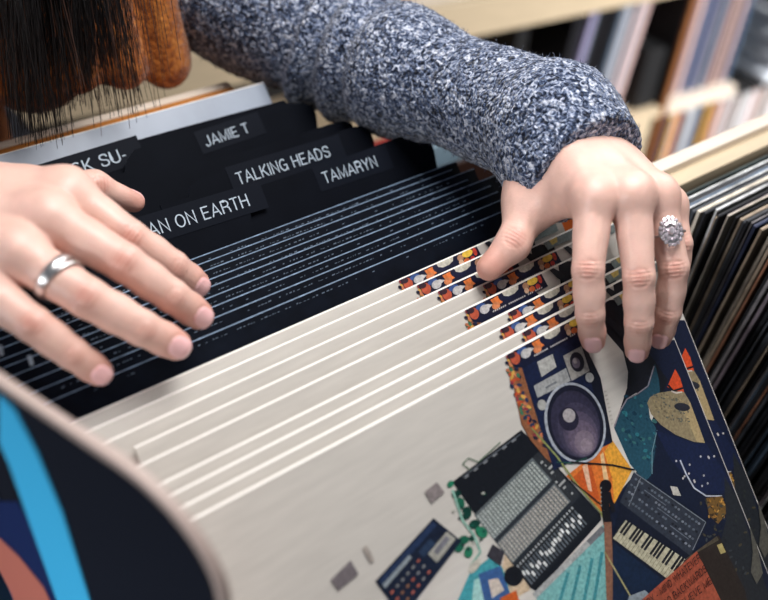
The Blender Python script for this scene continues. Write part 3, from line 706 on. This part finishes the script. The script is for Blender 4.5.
def text(name, s, m, parent):
    vs, fs = [], []; x = 0; w_ = .05
    for ch in s:
        wd, lines = GL[ch]
        for ln in lines:
            P_ = [Vector((a + x, b)) for a, b in ln]; off = []
            for k, p in enumerate(P_):
                d0 = (p - P_[k - 1]).normalized() if k else None; d1 = (P_[k + 1] - p).normalized() if k < len(P_) - 1 else None
                d = ((d0 or d1) + (d1 or d0)).normalized(); n = Vector((-d.y, d.x)); c = abs(n.dot(Vector((-(d1 or d0).y, (d1 or d0).x))))
                off.append(n * w_ / max(c, .45))
            b = len(vs)
            for p, n in zip(P_, off): vs += [(p.x + n.x, p.y + n.y, 0), (p.x - n.x, p.y - n.y, 0)]
            for k in range(len(P_) - 1): fs.append((b + 2 * k, b + 2 * k + 1, b + 2 * k + 3, b + 2 * k + 2))
        x += wd + .13
    me = mesh('lettering', vs, fs)
    return me, 0, x - .13, 0, 1
def text_plane(name, s, m, parent, pa, pb, cap, yoff=-.0003, thick=0):
    """lettering in the parent's local XZ plane, from pa (baseline start) to pb (baseline end), cap height cap"""
    me, x0, x1, y0, y1 = text(name, s, m, parent)
    capn = 1.0
    ux, uz = pb[0] - pa[0], pb[1] - pa[1]; L_ = math.hypot(ux, uz); ux /= L_; uz /= L_
    sx = L_ / (x1 - x0); sy = cap / capn
    for v in me.vertices:
        x = (v.co.x - x0) * sx; y = v.co.y * sy
        v.co = (pa[0] + ux * x - uz * y, yoff, pa[1] + uz * x + ux * y)
    me.update(); o = link(name, me, [m], parent); return o

# lettering on the red box of the art, joined to the art mesh
def art_text(s, a, b, cap, col):
    global art_me
    ua, ub = uv(*a), uv(*b)
    me, x0, x1, y0, y1 = text('t', s, None, None)
    ux, uy = ub[0] - ua[0], ub[1] - ua[1]; L_ = math.hypot(ux, uy); ux /= L_; uy /= L_
    bm = bmesh.new(); bm.from_mesh(art_me); lay = bm.loops.layers.float_color['Col']
    V_ = [bm.verts.new((ua[0] - SZ / 2 + ux * (v.co.x - x0) * L_ / (x1 - x0) + uy * v.co.y * cap, -.0011, SZ - (ua[1] + uy * (v.co.x - x0) * L_ / (x1 - x0) - ux * v.co.y * cap))) for v in me.vertices]
    for p in me.polygons:
        try: f = bm.faces.new([V_[i] for i in p.vertices])
        except ValueError: continue
        for l in f.loops: l[lay] = (*lin(col), 1)
    bm.to_mesh(art_me); bm.free(); bpy.data.meshes.remove(me)
art_text('BY - MIND WHATEVER', (648, 606), (700, 560), .0046, (46, 26, 26))
art_text('GO BACKWARDS', (664, 608), (706, 571), .0046, (46, 26, 26))
art_text('BELIEVE ME', (678, 611), (711, 583), .0046, (46, 26, 26))

whites = [((399, 279), 'backmost of the nine, against the black sleeves'), ((417, 284), 'second from the black sleeves'),
          ((438, 290), 'third from the black sleeves, under the thumb'), ((483, 284), 'fourth from the black sleeves, shifted right behind the thumb'),
          ((465, 309), 'fifth from the black sleeves, its whole figure band showing'), ((508, 311), 'sixth from the black sleeves, third behind the front one'),
          ((500, 328), 'second behind the front one'), ((522, 331), 'directly behind the front one, shifted right')]
def atz(px, py, z):
    return hit(px, py, (0, 0, z), (0, 0, 1))
def cream(x_art, y):
    o = link('record_sleeve', cream_me); a = link('cover_art', art_me, [], o); return o
first = None
for (p, txt) in whites + [((505, 354), 'front')]:
    q = atz(p[0], p[1], ZT)
    if first is None:
        o = link('record_sleeve', cream_me); a = link('cover_art', art_me, [], o); first = (o, a)
    else:
        o = dup(first[0]); dup(first[1], o)
    place(o, q[0] + .1235 if txt != 'front' else FX, q[1] if txt != 'front' else FY, ZT)
    lab = 'front cream record sleeve printed with loudspeaker, mixer and keyboard collage' if txt == 'front' else 'cream collage record sleeve, ' + txt
    tag(o, lab, 'record sleeve', 'cream record sleeves with gear collage')
# --- black sleeves
black_me = sleeve_mesh('black_sleeve', SZ, SZ, .0028)
for m_ in (M['black_cover'], M['black_edge_glint'], M['black_top'], M['black_cover']): black_me.materials.append(m_)
def print_rows(seed):
    r = random.Random(seed); bm = bmesh.new()
    for row, (v0, dens) in enumerate(((.0040, .7),)):
        x = -.14 + r.uniform(0, .02)
        while x < .150:
            w_ = r.uniform(.0005, .0022); hgt = r.uniform(.0003, .0008)
            if r.random() < dens * (.35 + .65 * (math.sin(x * 40 + seed) > -.3)):
                vsn = [bm.verts.new((x + dx, -.0002, SZ - v0 + dz)) for dx, dz in ((0, 0), (w_, 0), (w_ + .0003, hgt), (.0003, hgt))]; bm.faces.new(vsn)
            x += w_ + r.uniform(.0005, .0018)
    me = bpy.data.meshes.new('small_print'); bm.to_mesh(me); bm.free(); me.materials.append(M['small']); return me
M['small'] = mat('small_print', lin((84, 98, 116)), rough=.5)
pm = [print_rows(i) for i in range(3)]
blk = [(456, 161), (452, 169), (474, 168), (468, 179), (497, 174), (491, 185), (498, 191), (502, 199), (509, 208)]
blk_names = ['backmost of the nine, against the lettered divider', 'second from the lettered divider', 'third from the lettered divider', 'fourth from the lettered divider',
             'middle of the nine black ones', 'fourth before the cream sleeves', 'third before the cream sleeves', 'second before the cream sleeves', 'frontmost, against the cream sleeves']
fb = None
for i, p in enumerate(blk):
    q = atz(p[0], p[1], ZT)
    if i < 1: o = link('record_sleeve', black_me); a = link('small_print', pm[0], [], o); a['kind'] = 'stuff'; fb = (o, a)
    else: o = dup(fb[0]); a = dup(fb[1], o); a.data = pm[i % 3]
    place(o, q[0], q[1], ZT); tag(o, 'glossy black record sleeve, ' + blk_names[i], 'record sleeve', 'black record sleeves behind the cream ones')
fm = o; vsm = []
for (x_, y_) in ((0, 356), (30, 366)):
    for a_, b_ in ((x_, y_), (x_ + 4, y_ - 1), (x_ + 8, y_ - 12 + 1), (x_ + 3, y_ - 11 + 1)): 
        a_ -= 2 * (b_ < y_ - 5) * 3.2
        p_ = hit(a_, b_, (0, q[1], ZT), (0, -math.cos(LEAN), math.sin(LEAN)))
        vsm.append((p_[0] - fm.location.x, -.0003, SZ + (p_[1] - q[1]) * math.sin(LEAN) + (p_[2] - ZT) * math.cos(LEAN)))
link('white_mark', mesh('white_mark', vsm[:4], [(0, 1, 2, 3)]), [M['label']], fm); link('white_mark', mesh('white_mark', vsm[4:], [(0, 1, 2, 3)]), [M['label']], fm)
# --- lettered dividers
def divider(ytop, ztop, contour, label, txt=None, edge=True, th=.002, depth=.30, name='divider_card', emat=None):
    n = (0, -math.cos(LEAN), math.sin(LEAN)); zt = ztop
    def loc(px, py):
        p = hit(px, py, (0, ytop, zt), n); return (p[0], (p[1] - ytop) * math.sin(LEAN) + (p[2] - zt) * math.cos(LEAN))
    pts = [loc(*c) for c in contour]; x0 = min(p[0] for p in pts); x1 = max(p[0] for p in pts); xc = (x0 + x1) / 2
    # contour runs left to right; close it far below
    pts = [(pts[0][0], -depth)] + pts + [(pts[-1][0], -depth)]
    P2 = [(x - xc, z + depth) for x, z in pts]
    bm = bmesh.new(); fr = [bm.verts.new((x, 0, z)) for x, z in P2]; bk = [bm.verts.new((x, th, z)) for x, z in P2]
    f = bm.faces.new(fr[::-1]); f2 = bm.faces.new(bk)
    for i in range(len(P2)):
        j = (i + 1) % len(P2); g = bm.faces.new((fr[i], fr[j], bk[j], bk[i])); g.material_index = 1
    bmesh.ops.recalc_face_normals(bm, faces=bm.faces)
    bmesh.ops.triangulate(bm, faces=[x for x in bm.faces if len(x.verts) > 4])
    me = bpy.data.meshes.new(name); bm.to_mesh(me); bm.free()
    o = link(name, me, [M['divider'], emat or M['divider_edge']])
    o.location = (xc, ytop - depth * math.sin(LEAN), ztop - depth * math.cos(LEAN)); o.rotation_euler = (-LEAN, 0, 0)
    tag(o, label, 'divider card', 'black lettered divider cards')
    if txt:
        s, a, b, cap = txt
        la, lb = loc(*a), loc(*b)
        A = (la[0] - xc, la[1] + depth); B = (lb[0] - xc, lb[1] + depth)
        # label plate behind the lettering
        ux, uz = B[0] - A[0], B[1] - A[1]; L_ = math.hypot(ux, uz); ux /= L_; uz /= L_
        def q(s_, t_): return (A[0] + ux * s_ - uz * t_, -.0003, A[1] + uz * s_ + ux * t_)
        e0, e1 = -.005, L_ + .012
        pl = link('label_plate', mesh('label_plate', [q(e0, -cap * .55), q(e1, -cap * .55), q(e1, cap * 1.65), q(e0, cap * 1.65)], [(0, 1, 2, 3)]), [M['plate']], o)
        text_plane('lettering', s, M['label'], o, A, B, cap, -.0006)
    return o
Zd = ZT + .014
def dy(px, py, z=Zd): return atz(px, py, z)[1]
TY = dy(425, 137) + .004
divider(TY, Zd, [(-60, 300), (140, 232), (240, 192), (319, 166), (375, 146), (408, 134), (416, 132.5), (424, 134), (430, 140), (434, 150), (437, 166)],
        'black divider card reading TAMARYN, frontmost wide tab', ('TAMARYN', (325, 184), (378, 166.5), .0080))
divider(TY - .0046, Zd, [(-60, 275), (120, 226), (190, 205), (240, 188.5), (248, 187), (252, 190), (251, 204), (250, 300)],
        'black divider card reading MAN ON EARTH beside the hand', ('MAN ON EARTH', (138, 241), (250, 206), .0082))
divider(dy(366, 132), Zd, [(160, 205), (189, 197), (190, 186), (200, 179), (240, 165), (300, 145), (352, 127), (362, 126), (370, 131), (374, 141), (375, 156)],
        'black divider card reading TALKING HEADS with rounded right corner', ('TALKING HEADS', (239, 185), (331, 156.5), .0082))
divider(dy(345, 122) + .002, Zd, [(100, 205), (124, 196), (126, 184), (134, 178), (165, 170), (250, 150), (330, 124), (344, 121), (352, 124), (356, 132), (358, 146)],
        'blank black divider card just behind the TALKING HEADS card')
divider(dy(300, 105), Zd, [(-60, 232), (125, 172), (127, 160), (134, 150), (160, 141), (286, 103.5), (304, 103), (312, 106), (316, 114), (318, 130)],
        'black divider card reading JAMIE T near the back', ('JAMIE T', (207, 147), (250, 132.5), .0076))
divider(dy(286, 101) + .001, Zd, [(-60, 200), (50, 165), (100, 150.5), (180, 128), (260, 106.5), (284, 100.5), (287, 103), (288, 118)],
        'pale-edged black divider card reading ROCK SU- behind the hand', ('ROCK SU-', (50, 184), (128, 159.5), .0085), emat=M['cream_edge'])
# --- silver sleeve at the very back
me = sleeve_mesh('silver', SZ, .345, .005)
for m_ in (M['silver'], M['card_white'], M['silver'], M['silver']): me.materials.append(m_)
o = link('record_sleeve', me); q = atz(266, 84, ZT + .017); q[1] += .004; place(o, q[0], q[1], ZT + .017, h=.345); tag(o, 'silver grey record sleeve, rearmost behind the dividers', 'record sleeve')
me = sleeve_mesh('navyslv', SZ, .34, .003)
for m_ in (M['navy_edge'], M['navy_edge'], M['navy_edge'], M['navy_edge']): me.materials.append(m_)
o = link('record_sleeve', me); q2 = atz(268, 100, ZT + .016); place(o, q2[0] + .004, q[1] - .018, ZT + .007, h=.34); tag(o, 'dark blue record sleeve edge just in front of the silver one', 'record sleeve')

# ------------------------------------------------------------------ the record bin (left) and crate (right)
bb = q[1]                       # y of the rearmost top edge
binr = empty('record_bin', (.24, .3, 0)); tag(binr, 'wooden browsing bin holding the black and cream record sleeves', 'record bin')
def bbox(name, x0, x1, y0, y1, z0, z1, m, par, bev=.0015):
    return box(name, x0 - par.location.x, x1 - par.location.x, y0 - par.location.y, y1 - par.location.y, z0 - par.location.z, z1 - par.location.z, m, par, bev)
zb = ZT - SZ * math.cos(LEAN)
bbox('bottom_panel', -.0, .45, -.05, bb + .03, zb - .03, zb - .004, M['wood'], binr)
bbox('back_panel', -.3, .33, bb + .012, bb + .03, zb - .03, ZT - .02, M['wood'], binr)
bbox('ledge', -.6, .318, bb + .012, .584, ZT - .02, ZT - .002, M['wood_orange'], binr)
bbox('ledge_nosing', -.6, .318, .584, .592, ZT - .02, ZT - .001, M['wood_rim'], binr)
bbox('side_panel', .450, .460, -.05, bb + .03, zb - .03, zb + .06, M['dark'], binr)
bbox('front_panel', -.0, .44, -.065, -.05, zb - .03, zb + .03, M['wood'], binr)
for x in (.01, .42):
    for y in (-.02, .56): bbox('leg', x - .02, x + .02, y - .02, y + .02, 0, zb - .03, M['wood'], binr)
cr = empty('record_crate', (.75, .2, 0)); tag(cr, 'pale wooden crate with light rim holding the tightly packed records at right', 'record crate')
CX0, CY1 = .485, .2925
bbox('back_panel', CX0, 0.90, CY1, CY1 + .022, ZT - .34, ZT - .002, M['wood'], cr, .001)
bbox('rim', CX0 - .004, 0.90, CY1 + .014, CY1 + .026, ZT - .004, ZT + .004, M['wood_rim'], cr, .001)
bbox('bottom_panel', CX0, 0.90, -.22, CY1, ZT - .345, ZT - .33, M['wood'], cr)
bbox('side_panel', CX0 - .012, CX0, -.22, CY1 + .02, ZT - .345, ZT - .25, M['dark'], cr)
bbox('front_panel', CX0, 0.90, -.235, -.22, ZT - .345, ZT - .15, M['wood'], cr)
for x in (CX0 + .02, 0.88):
    for y in (-.2, .28): bbox('leg', x - .02, x + .02, y - .02, y + .02, 0, ZT - .345, M['wood'], cr)

# --- tightly packed worn records on the right
names = {'tan': (160, 142, 122), 'cream': (206, 196, 180), 'black': (20, 22, 28), 'charcoal': (46, 50, 58), 'grey': (128, 124, 128), 'blue-grey': (62, 82, 104),
         'white': (220, 222, 224), 'dark blue': (26, 34, 62), 'rust': (150, 98, 72), 'mauve': (116, 104, 114), 'dark green': (22, 34, 34)}
em = {}
for k, c in names.items():
    em[k] = (mat('cover_' + k.replace(' ', '_').replace('-', '_'), lin(tuple(v_ * .5 for v_ in c)), rough=.5, spec=.2, var=(60, .25)), mat('worn_edge_' + k.replace(' ', '_').replace('-', '_'), lin(tuple(min(255, v_ * .98 + 26) for v_ in c)), rough=.6, var=(220, .45), stretch=(.3, 1, .25)))
seq = ['dark green', 'white', 'black', 'grey', 'blue-grey', 'white', 'charcoal', 'cream', 'black', 'white', 'tan', 'black', 'mauve', 'cream', 'black', 'tan', 'charcoal', 'black', 'grey', 'dark blue',
       'black', 'tan', 'cream', 'black', 'tan', 'rust', 'black', 'grey', 'mauve', 'black', 'charcoal', 'tan', 'black', 'grey', 'black', 'rust', 'tan', 'charcoal', 'black', 'blue-grey', 'blue-grey', 'black', 'tan', 'black',
       'grey', 'mauve', 'white', 'black', 'white', 'black', 'dark blue', 'dark blue', 'black', 'grey', 'black', 'rust', 'tan', 'charcoal', 'black', 'tan', 'cream', 'black', 'charcoal', 'blue-grey', 'black', 'cream', 'black', 'tan', 'grey', 'black']
y = CY1 - .004; r = random.Random(11); rec = 0; ords = ['first', 'second', 'third', 'fourth', 'fifth', 'sixth', 'seventh', 'eighth', 'ninth', 'tenth']
cnt = {}; shapes = {}
seq = seq[:30] + ['black', 'charcoal'] + [x for k_, x in enumerate(seq[30:] + seq[12:40]) for x in ((x, 'black') if k_ % 4 == 0 else (x, 'blue-grey') if k_ % 7 == 3 else (x,))]
seq = ['charcoal' if (x in ('tan', 'rust', 'cream') and k_ > 34 and k_ % 2) else x for k_, x in enumerate(seq)][:96]
tot = {k: seq.count(k) for k in names}
for i, k in enumerate(seq):
    th = r.choice([.0009, .0011, .0014, .0018, .0024]); lean = -math.radians(max(.5, min(i * .2, 6.6 - i * .03)))
    key = (k, th)
    if key not in shapes:
        me = sleeve_mesh('packed_sleeve', SR, SR, th)
        for m_ in (em[k][0], em[k][1], em[k][1], em[k][0]): me.materials.append(m_)
        shapes[key] = me
    o = link('record', shapes[key]); cnt[k] = cnt.get(k, 0) + 1
    y -= th + r.choice([.0006, .0012, .0018, .0026])
    xl = .494 + .036 * min(1, max(0, (.279 - y) / .037)) + r.uniform(-.0045, .0045); dz = r.uniform(-.003, .002)
    h = SZ
    # stands on the crate floor, top leaning towards the viewer
    o.location = (xl + SR / 2, y + SR * math.sin(-lean), ZT - .006 + dz - SR * math.cos(lean)); o.rotation_euler = (-lean, 0, 0)
    j = cnt[k]
    if tot[k] == 1: lab = f'only {k} record edge in the packed right-hand crate'
    else: lab = f'{k} record in the packed right-hand crate, {ords[j-1] if j <= 10 else str(j) + "th"} {k} one from the back'
    tag(o, lab, 'record', 'records packed in the right-hand crate')

# ------------------------------------------------------------------ panel with cyan stripe in the left foreground
K = np.array((.0735, .1606)); A = np.array((.0398, .2618)); dr = unit(A - K); Lp = .135; zt = 1.2145; HB = zt - zb + .0035
bx = empty('sign_panel', (K[0], K[1], zt - HB), (0, 0, math.atan2(dr[1], dr[0]))); tag(bx, 'dark navy panel with cyan stripe and pale edges, left foreground', 'sign')
M['navy'] = mat('navy_panel', lin((13, 19, 34)), rough=.5); M['navy2'] = mat('blue_panel_print', lin((20, 40, 92)), rough=.5)
M['cyan'] = mat('cyan_stripe', lin((70, 196, 250)), rough=.5); M['salmon'] = mat('salmon_stripe', lin((206, 120, 104)), rough=.5); M['pale'] = mat('pale_border', lin((186, 166, 158)), rough=.6)
# local x runs away from K, local y = left-hand normal (towards -X world)
bm = bmesh.new(); box_bm(bm, 0, Lp, -.0038, 0, 0, HB); bmesh.ops.bevel(bm, geom=[e for e in bm.edges if abs(e.verts[0].co.x) < .001 and abs(e.verts[1].co.x) < .001 and e.calc_length() < .02 and e.verts[0].co.z > .3], offset=.045, segments=12, profile=.5, affect='EDGES')
me = bpy.data.meshes.new('board'); bm.to_mesh(me); bm.free(); link('board', me, [M['pale']], bx)
bm = bmesh.new(); box_bm(bm, .0035, Lp, -.0002, .0008, .002, HB - .0038); bmesh.ops.bevel(bm, geom=[e for e in bm.edges if e.verts[0].co.x < .005 and e.verts[1].co.x < .005 and e.calc_length() < .002 and e.verts[0].co.z > .3], offset=.041, segments=12, profile=.5, affect='EDGES')
me = bpy.data.meshes.new('face'); bm.to_mesh(me); bm.free(); link('printed_face', me, [M['navy']], bx)
nrm = (-dr[1], dr[0], 0)
def bl(px, py):
    p = hit(px, py, (K[0], K[1], 0), nrm); d = p[:2] - K; return (d @ dr, .0012, p[2] - (zt - HB))
def bpoly(name, m, pts, yo=0):
    v_ = [(a, b + yo, c) for a, b, c in (bl(*q) for q in pts)]
    v2 = [(a, b + yo - .0008, c) for a, b, c in (bl(*q) for q in pts)]
    n = len(v_); f_ = [tuple(range(n))[::-1], tuple(range(n, 2 * n))] + [(i, (i + 1) % n, n + (i + 1) % n, n + i) for i in range(n)]
    link(name, mesh(name, v_ + v2, f_), [m], bx)
bpoly('blue_print', M['navy2'], [(0, 500), (20, 500), (80, 600), (110, 640), (30, 640), (0, 560)])
bpoly('stripe', M['cyan'], [(2, 392), (18, 408), (40, 450), (65, 510), (96, 610), (108, 650), (74, 650), (60, 600), (35, 528), (12, 462), (2, 440)], .0004)
bpoly('stripe', M['salmon'], [(1, 535), (22, 555), (46, 585), (72, 640), (30, 640), (14, 592), (1, 566)], .0004)

# ------------------------------------------------------------------ low crate with a few sleeves behind
lc = empty('record_crate', (.62, .56, 0)); tag(lc, 'dark low crate behind the hand holding a few coloured sleeves', 'record crate')
z0 = .675
bbox('bottom_panel', .452, .80, .44, .66, z0 - .02, z0, M['dark'], lc); bbox('back_panel', .452, .80, .66, .672, z0 - .02, z0 + .2, M['dark'], lc)
bbox('front_panel', .452, .80, .428, .44, z0 - .02, z0 + .2, M['dark'], lc)
for x in (.47, .78):
    for y_ in (.45, .65): bbox('leg', x - .015, x + .015, y_ - .015, y_ + .015, 0, z0 - .02, M['dark'], lc)
for nm, c, x0_, x1_, y_, h_ in (('black', (16, 16, 20), .456, .578, .455, .295), ('orange', (224, 108, 40), .583, .655, .47, .30)):
    o = box('storage_box', 0, x1_ - x0_, 0, .045, 0, h_, mat('box_' + nm, lin(c), rough=.6)); o.location = (x0_, y_, z0 + .0005)
    tag(o, f'{nm} box in the low crate beside the black record sleeves', 'box')
for i, (nm, c, x, y_, h_) in enumerate((('pale blue', (150, 178, 196), .462, .575, .315), ('brown', (52, 32, 26), .466, .55, .305), ('red', (150, 44, 38), .46, .61, .316))):
    me = sleeve_mesh('rear_sleeve', SR, h_, .004); mm = mat('rear_' + nm.replace(' ', '_'), lin(c), rough=.5)
    for _ in range(4): me.materials.append(mm)
    o = link('record_sleeve', me); o.location = (x + SR / 2, y_, z0 + .001); o.rotation_euler = (-.03, 0, 0)
    tag(o, f'{nm} record sleeve in the low crate seen past the sweater cuff', 'record sleeve')

# ------------------------------------------------------------------ shelf unit in the background
UY = 1.13; nb = set(bpy.data.objects)
un = empty('shelf_unit', (1.4, 1.35, 0)); tag(un, 'long low wooden shelf unit with orange-brown top behind the person', 'shelf unit')
TZ = .735
bbox('fascia', .2, 2.9, UY - .012, UY + .012, TZ, TZ + .072, M['wood'], un)
bbox('nosing', .2, 2.9, UY + .012, UY + .05, TZ + .05, TZ + .072, M['wood_rim'], un)
bbox('top_panel', .2, 2.9, UY + .05, 1.62, TZ + .05, TZ + .071, M['wood_orange'], un)
bbox('back_panel', .2, 2.9, 1.55, 1.57, 0, TZ + .045, M['dark'], un)
bbox('shelf', .2, 1.78, UY + .0, 1.55, .415, .44, M['wood'], un)
bbox('shelf', 1.80, 2.04, UY + .0, 1.55, .415, .445, M['wood_rim'], un)
bbox('shelf', 2.04, 2.9, UY + .0, 1.55, .415, .445, M['dark'], un)
bbox('base', .2, 2.9, UY + .0, 1.55, .06, .10, M['wood'], un)
bbox('lower_front_panel', .2, 1.755, UY + .0, UY + .015, .10, .415, M['wood'], un)
bbox('post', 1.775, 1.798, UY + .01, 1.55, .0, TZ, M['dark'], un)
M['post_wood'] = mat('post_wood', lin((140, 88, 48)), rough=.5)
bbox('post_edge', 1.778, 1.796, UY - .0, UY + .01, .0, TZ, M['post_wood'], un)
for x_ in (.2, 2.88): bbox('end_panel', x_, x_ + .02, UY + .012, 1.57, 0, TZ + .05, M['wood'], un)
bbox('post', 1.30, 1.33, UY + .02, 1.55, .0, TZ, M['dark'], un)
pal = [('pale grey', (168, 172, 182)), ('dark blue', (40, 52, 84)), ('lilac', (150, 144, 178)), ('black', (22, 22, 28)), ('grey', (120, 126, 136)), ('pinkish', (206, 176, 172)), ('slate', (78, 96, 116)), ('white', (214, 214, 216)), ('brown', (134, 96, 70)), ('yellow', (214, 166, 40)), ('orange', (190, 110, 56)), ('navy', (34, 44, 78))]
pd = dict(pal); pmx = {k: mat('shelf_' + k.replace(' ', '_'), lin(c), rough=.55) for k, c in pal}
def row(x, x1, zs, seqn, where, lean, grp, y0=UY + .03, hmax=.285):
    rr = random.Random(len(where)); i = 0; cn = {}
    plan = []
    while x < x1:
        k = seqn[i % len(seqn)]; th = rr.uniform(.007, .017); plan.append((k, x, th)); x += th + .001; i += 1
    ms = {}
    for i, (k, x, th) in enumerate(plan):
        h = hmax - rr.uniform(0, .012); bm = bmesh.new(); box_bm(bm, 0, th, 0, h, 0, h)
        bmesh.ops.bevel(bm, geom=bm.edges[:], offset=.0012, segments=1, profile=.5, affect='EDGES')
        me = bpy.data.meshes.new('shelved_record'); bm.to_mesh(me); bm.free()
        o = link('shelved_record', me, [pmx[k]]); l_ = lean
        o.location = (x + (h * math.sin(l_) if l_ < 0 else 0) * 0, y0 + rr.uniform(-.006, .01), zs + (th * math.sin(abs(l_)) + .0005)); o.rotation_euler = (0, l_, 0)
        cn[k] = cn.get(k, 0) + 1; n = sum(1 for p in plan if p[0] == k)
        lab = f'{k} record spine {where}, ' + ('only one so coloured' if n == 1 else f'{ords[min(cn[k],10)-1]} {k} from left')
        tag(o, lab, 'record', grp)
row(1.445, 1.53, .44, ['black', 'black', 'lilac', 'pale grey', 'slate'], 'at left end of the dark bay', .10, 'blurred records on the upper shelf, left bay')
row(1.555, 1.655, .44, ['black', 'slate', 'grey', 'pale grey', 'grey', 'pinkish', 'grey', 'pale grey', 'pinkish', 'slate'], 'left of the brown post', .09, 'blurred records on the upper shelf, left bay')
row(1.815, 2.03, .445, ['black', 'slate', 'pinkish', 'dark blue', 'slate', 'lilac', 'dark blue', 'pinkish', 'pale grey', 'dark blue', 'black', 'pinkish', 'brown'], 'right of the brown post', .0, 'blurred records on the upper shelf, right bay')
row(1.815, 2.03, .10, ['slate', 'navy', 'dark blue', 'yellow', 'yellow', 'pinkish', 'orange', 'slate', 'white', 'white', 'pale grey', 'pale grey'], 'on the bottom shelf', .0, 'blurred records on the bottom shelf', hmax=.29)
row(2.04, 2.50, .10, ['white', 'white', 'pinkish', 'white', 'white', 'white', 'brown', 'white'], 'at the right of the bottom shelf', .0, 'pale records at right of the bottom shelf', hmax=.29)
# small dark box hanging at the foot of the post
o = box('bookend', -.03, .03, -.0, .16, 0, .15, M['dark']); o.location = (1.733, UY + .02, .4405); tag(o, 'black bookend block beside the foot of the brown post', 'bookend')
# stack of white paper
mm = mat('white_paper', lin((218, 224, 232)), rough=.7); z = .446
for i in range(9):
    bm = bmesh.new(); box_bm(bm, -.15, .15, -.15, .15, 0, .022); bmesh.ops.bevel(bm, geom=bm.edges[:], offset=.006, segments=2, profile=.5, affect='EDGES')
    me = bpy.data.meshes.new('paper_bundle'); bm.to_mesh(me); bm.free(); o = link('paper_bundle', me, [mm])
    o.location = (2.27 + r.uniform(-.012, .012), UY + .12 + r.uniform(-.01, .01), z); o.rotation_euler = (0, 0, r.uniform(-.06, .06)); z += .0255
    tag(o, f'white paper bundle on the upper shelf, {ords[i]} from the bottom of its stack', 'paper bundle', 'stacked white paper bundles')

# the whole unit stands slightly askew to the bins
Rz = Matrix.Translation((1.66, UY, 0)) @ Matrix.Rotation(math.radians(-6.5), 4, 'Z') @ Matrix.Translation((-1.66, -UY, 0))
bpy.context.view_layer.update()
for o in set(bpy.data.objects) - nb:
    if o.parent is None: o.matrix_world = Rz @ o.matrix_world
# ------------------------------------------------------------------ room
def plane_struct(name, v, m):
    return struct(link(name, mesh(name, v, [(0, 1, 2, 3)]), [m]))
plane_struct('floor', [(-4, -4, 0), (5, -4, 0), (5, 5, 0), (-4, 5, 0)], M['floor'])
plane_struct('wall_back', [(-4, 5, 0), (5, 5, 0), (5, 5, 3), (-4, 5, 3)], M['wall'])
plane_struct('wall_right', [(5, 5, 0), (5, -4, 0), (5, -4, 3), (5, 5, 3)], M['wall'])

# ------------------------------------------------------------------ light
w = bpy.data.worlds.new('world'); scn.world = w; w.use_nodes = True
bg = w.node_tree.nodes['Background']; bg.inputs['Color'].default_value = (.80, .88, 1.0, 1); bg.inputs['Strength'].default_value = .15
def area(name, loc, target, size, power, col):
    l = bpy.data.lights.new(name, 'AREA'); l.shape = 'RECTANGLE'; l.size, l.size_y = size; l.energy = power; l.color = col
    o = bpy.data.objects.new(name, l); COL.objects.link(o); o.location = loc
    o.rotation_euler = (Vector(target) - Vector(loc)).to_track_quat('-Z', 'Y').to_euler(); return o
area('overhead_key', (.42, .31, 1.82), (.30, .27, 1.1), (.4, .36), 7.4, (1, .975, .955))  # added lamp, hung low over the records so light falls off downwards
area('panel_fill', (-1.9, .0, 1.7), (.04, .15, 1.0), (.5, .5), .85, (.93, .97, 1.0)).data.spread = math.radians(22)  # added narrow lamp, there only to brighten the striped panel
sl_ = area('shelf_fill', (2.3, -1.9, 2.3), (2.12, 1.2, .45), (.8, .8), 30, (1, .98, .97)); sl_.data.spread = math.radians(60)  # added spot that lifts the dim record spines on the shelves
area('shop_window', (2.6, .9, 2.8), (.4, .5, 1.0), (1.8, 1.2), 34, (1.0, .96, .92))

# ------------------------------------------------------------------ camera
cam = bpy.data.cameras.new('camera'); co = bpy.data.objects.new('camera', cam); COL.objects.link(co)
def cw(v): return np.array((v @ EX, v @ EY, -(v @ ZD)))
X = cw(np.array((1., 0, 0))); Yv = cw(np.array((0, -1., 0))); Zv = cw(np.array((0, 0, -1.)))
mt = Matrix.Identity(4)
for i in range(3): mt[i][0] = X[i]; mt[i][1] = Yv[i]; mt[i][2] = Zv[i]; mt[i][3] = O[i]
co.matrix_world = mt
cam.sensor_width = 36; cam.lens = F * 36 / 768; cam.clip_start = .02
cam.dof.use_dof = True; cam.dof.focus_distance = .55; cam.dof.aperture_fstop = 3.9
scn.camera = co
scn.view_settings.view_transform = 'Standard'; scn.view_settings.look = 'None'; scn.view_settings.exposure = 0; scn.view_settings.gamma = 1
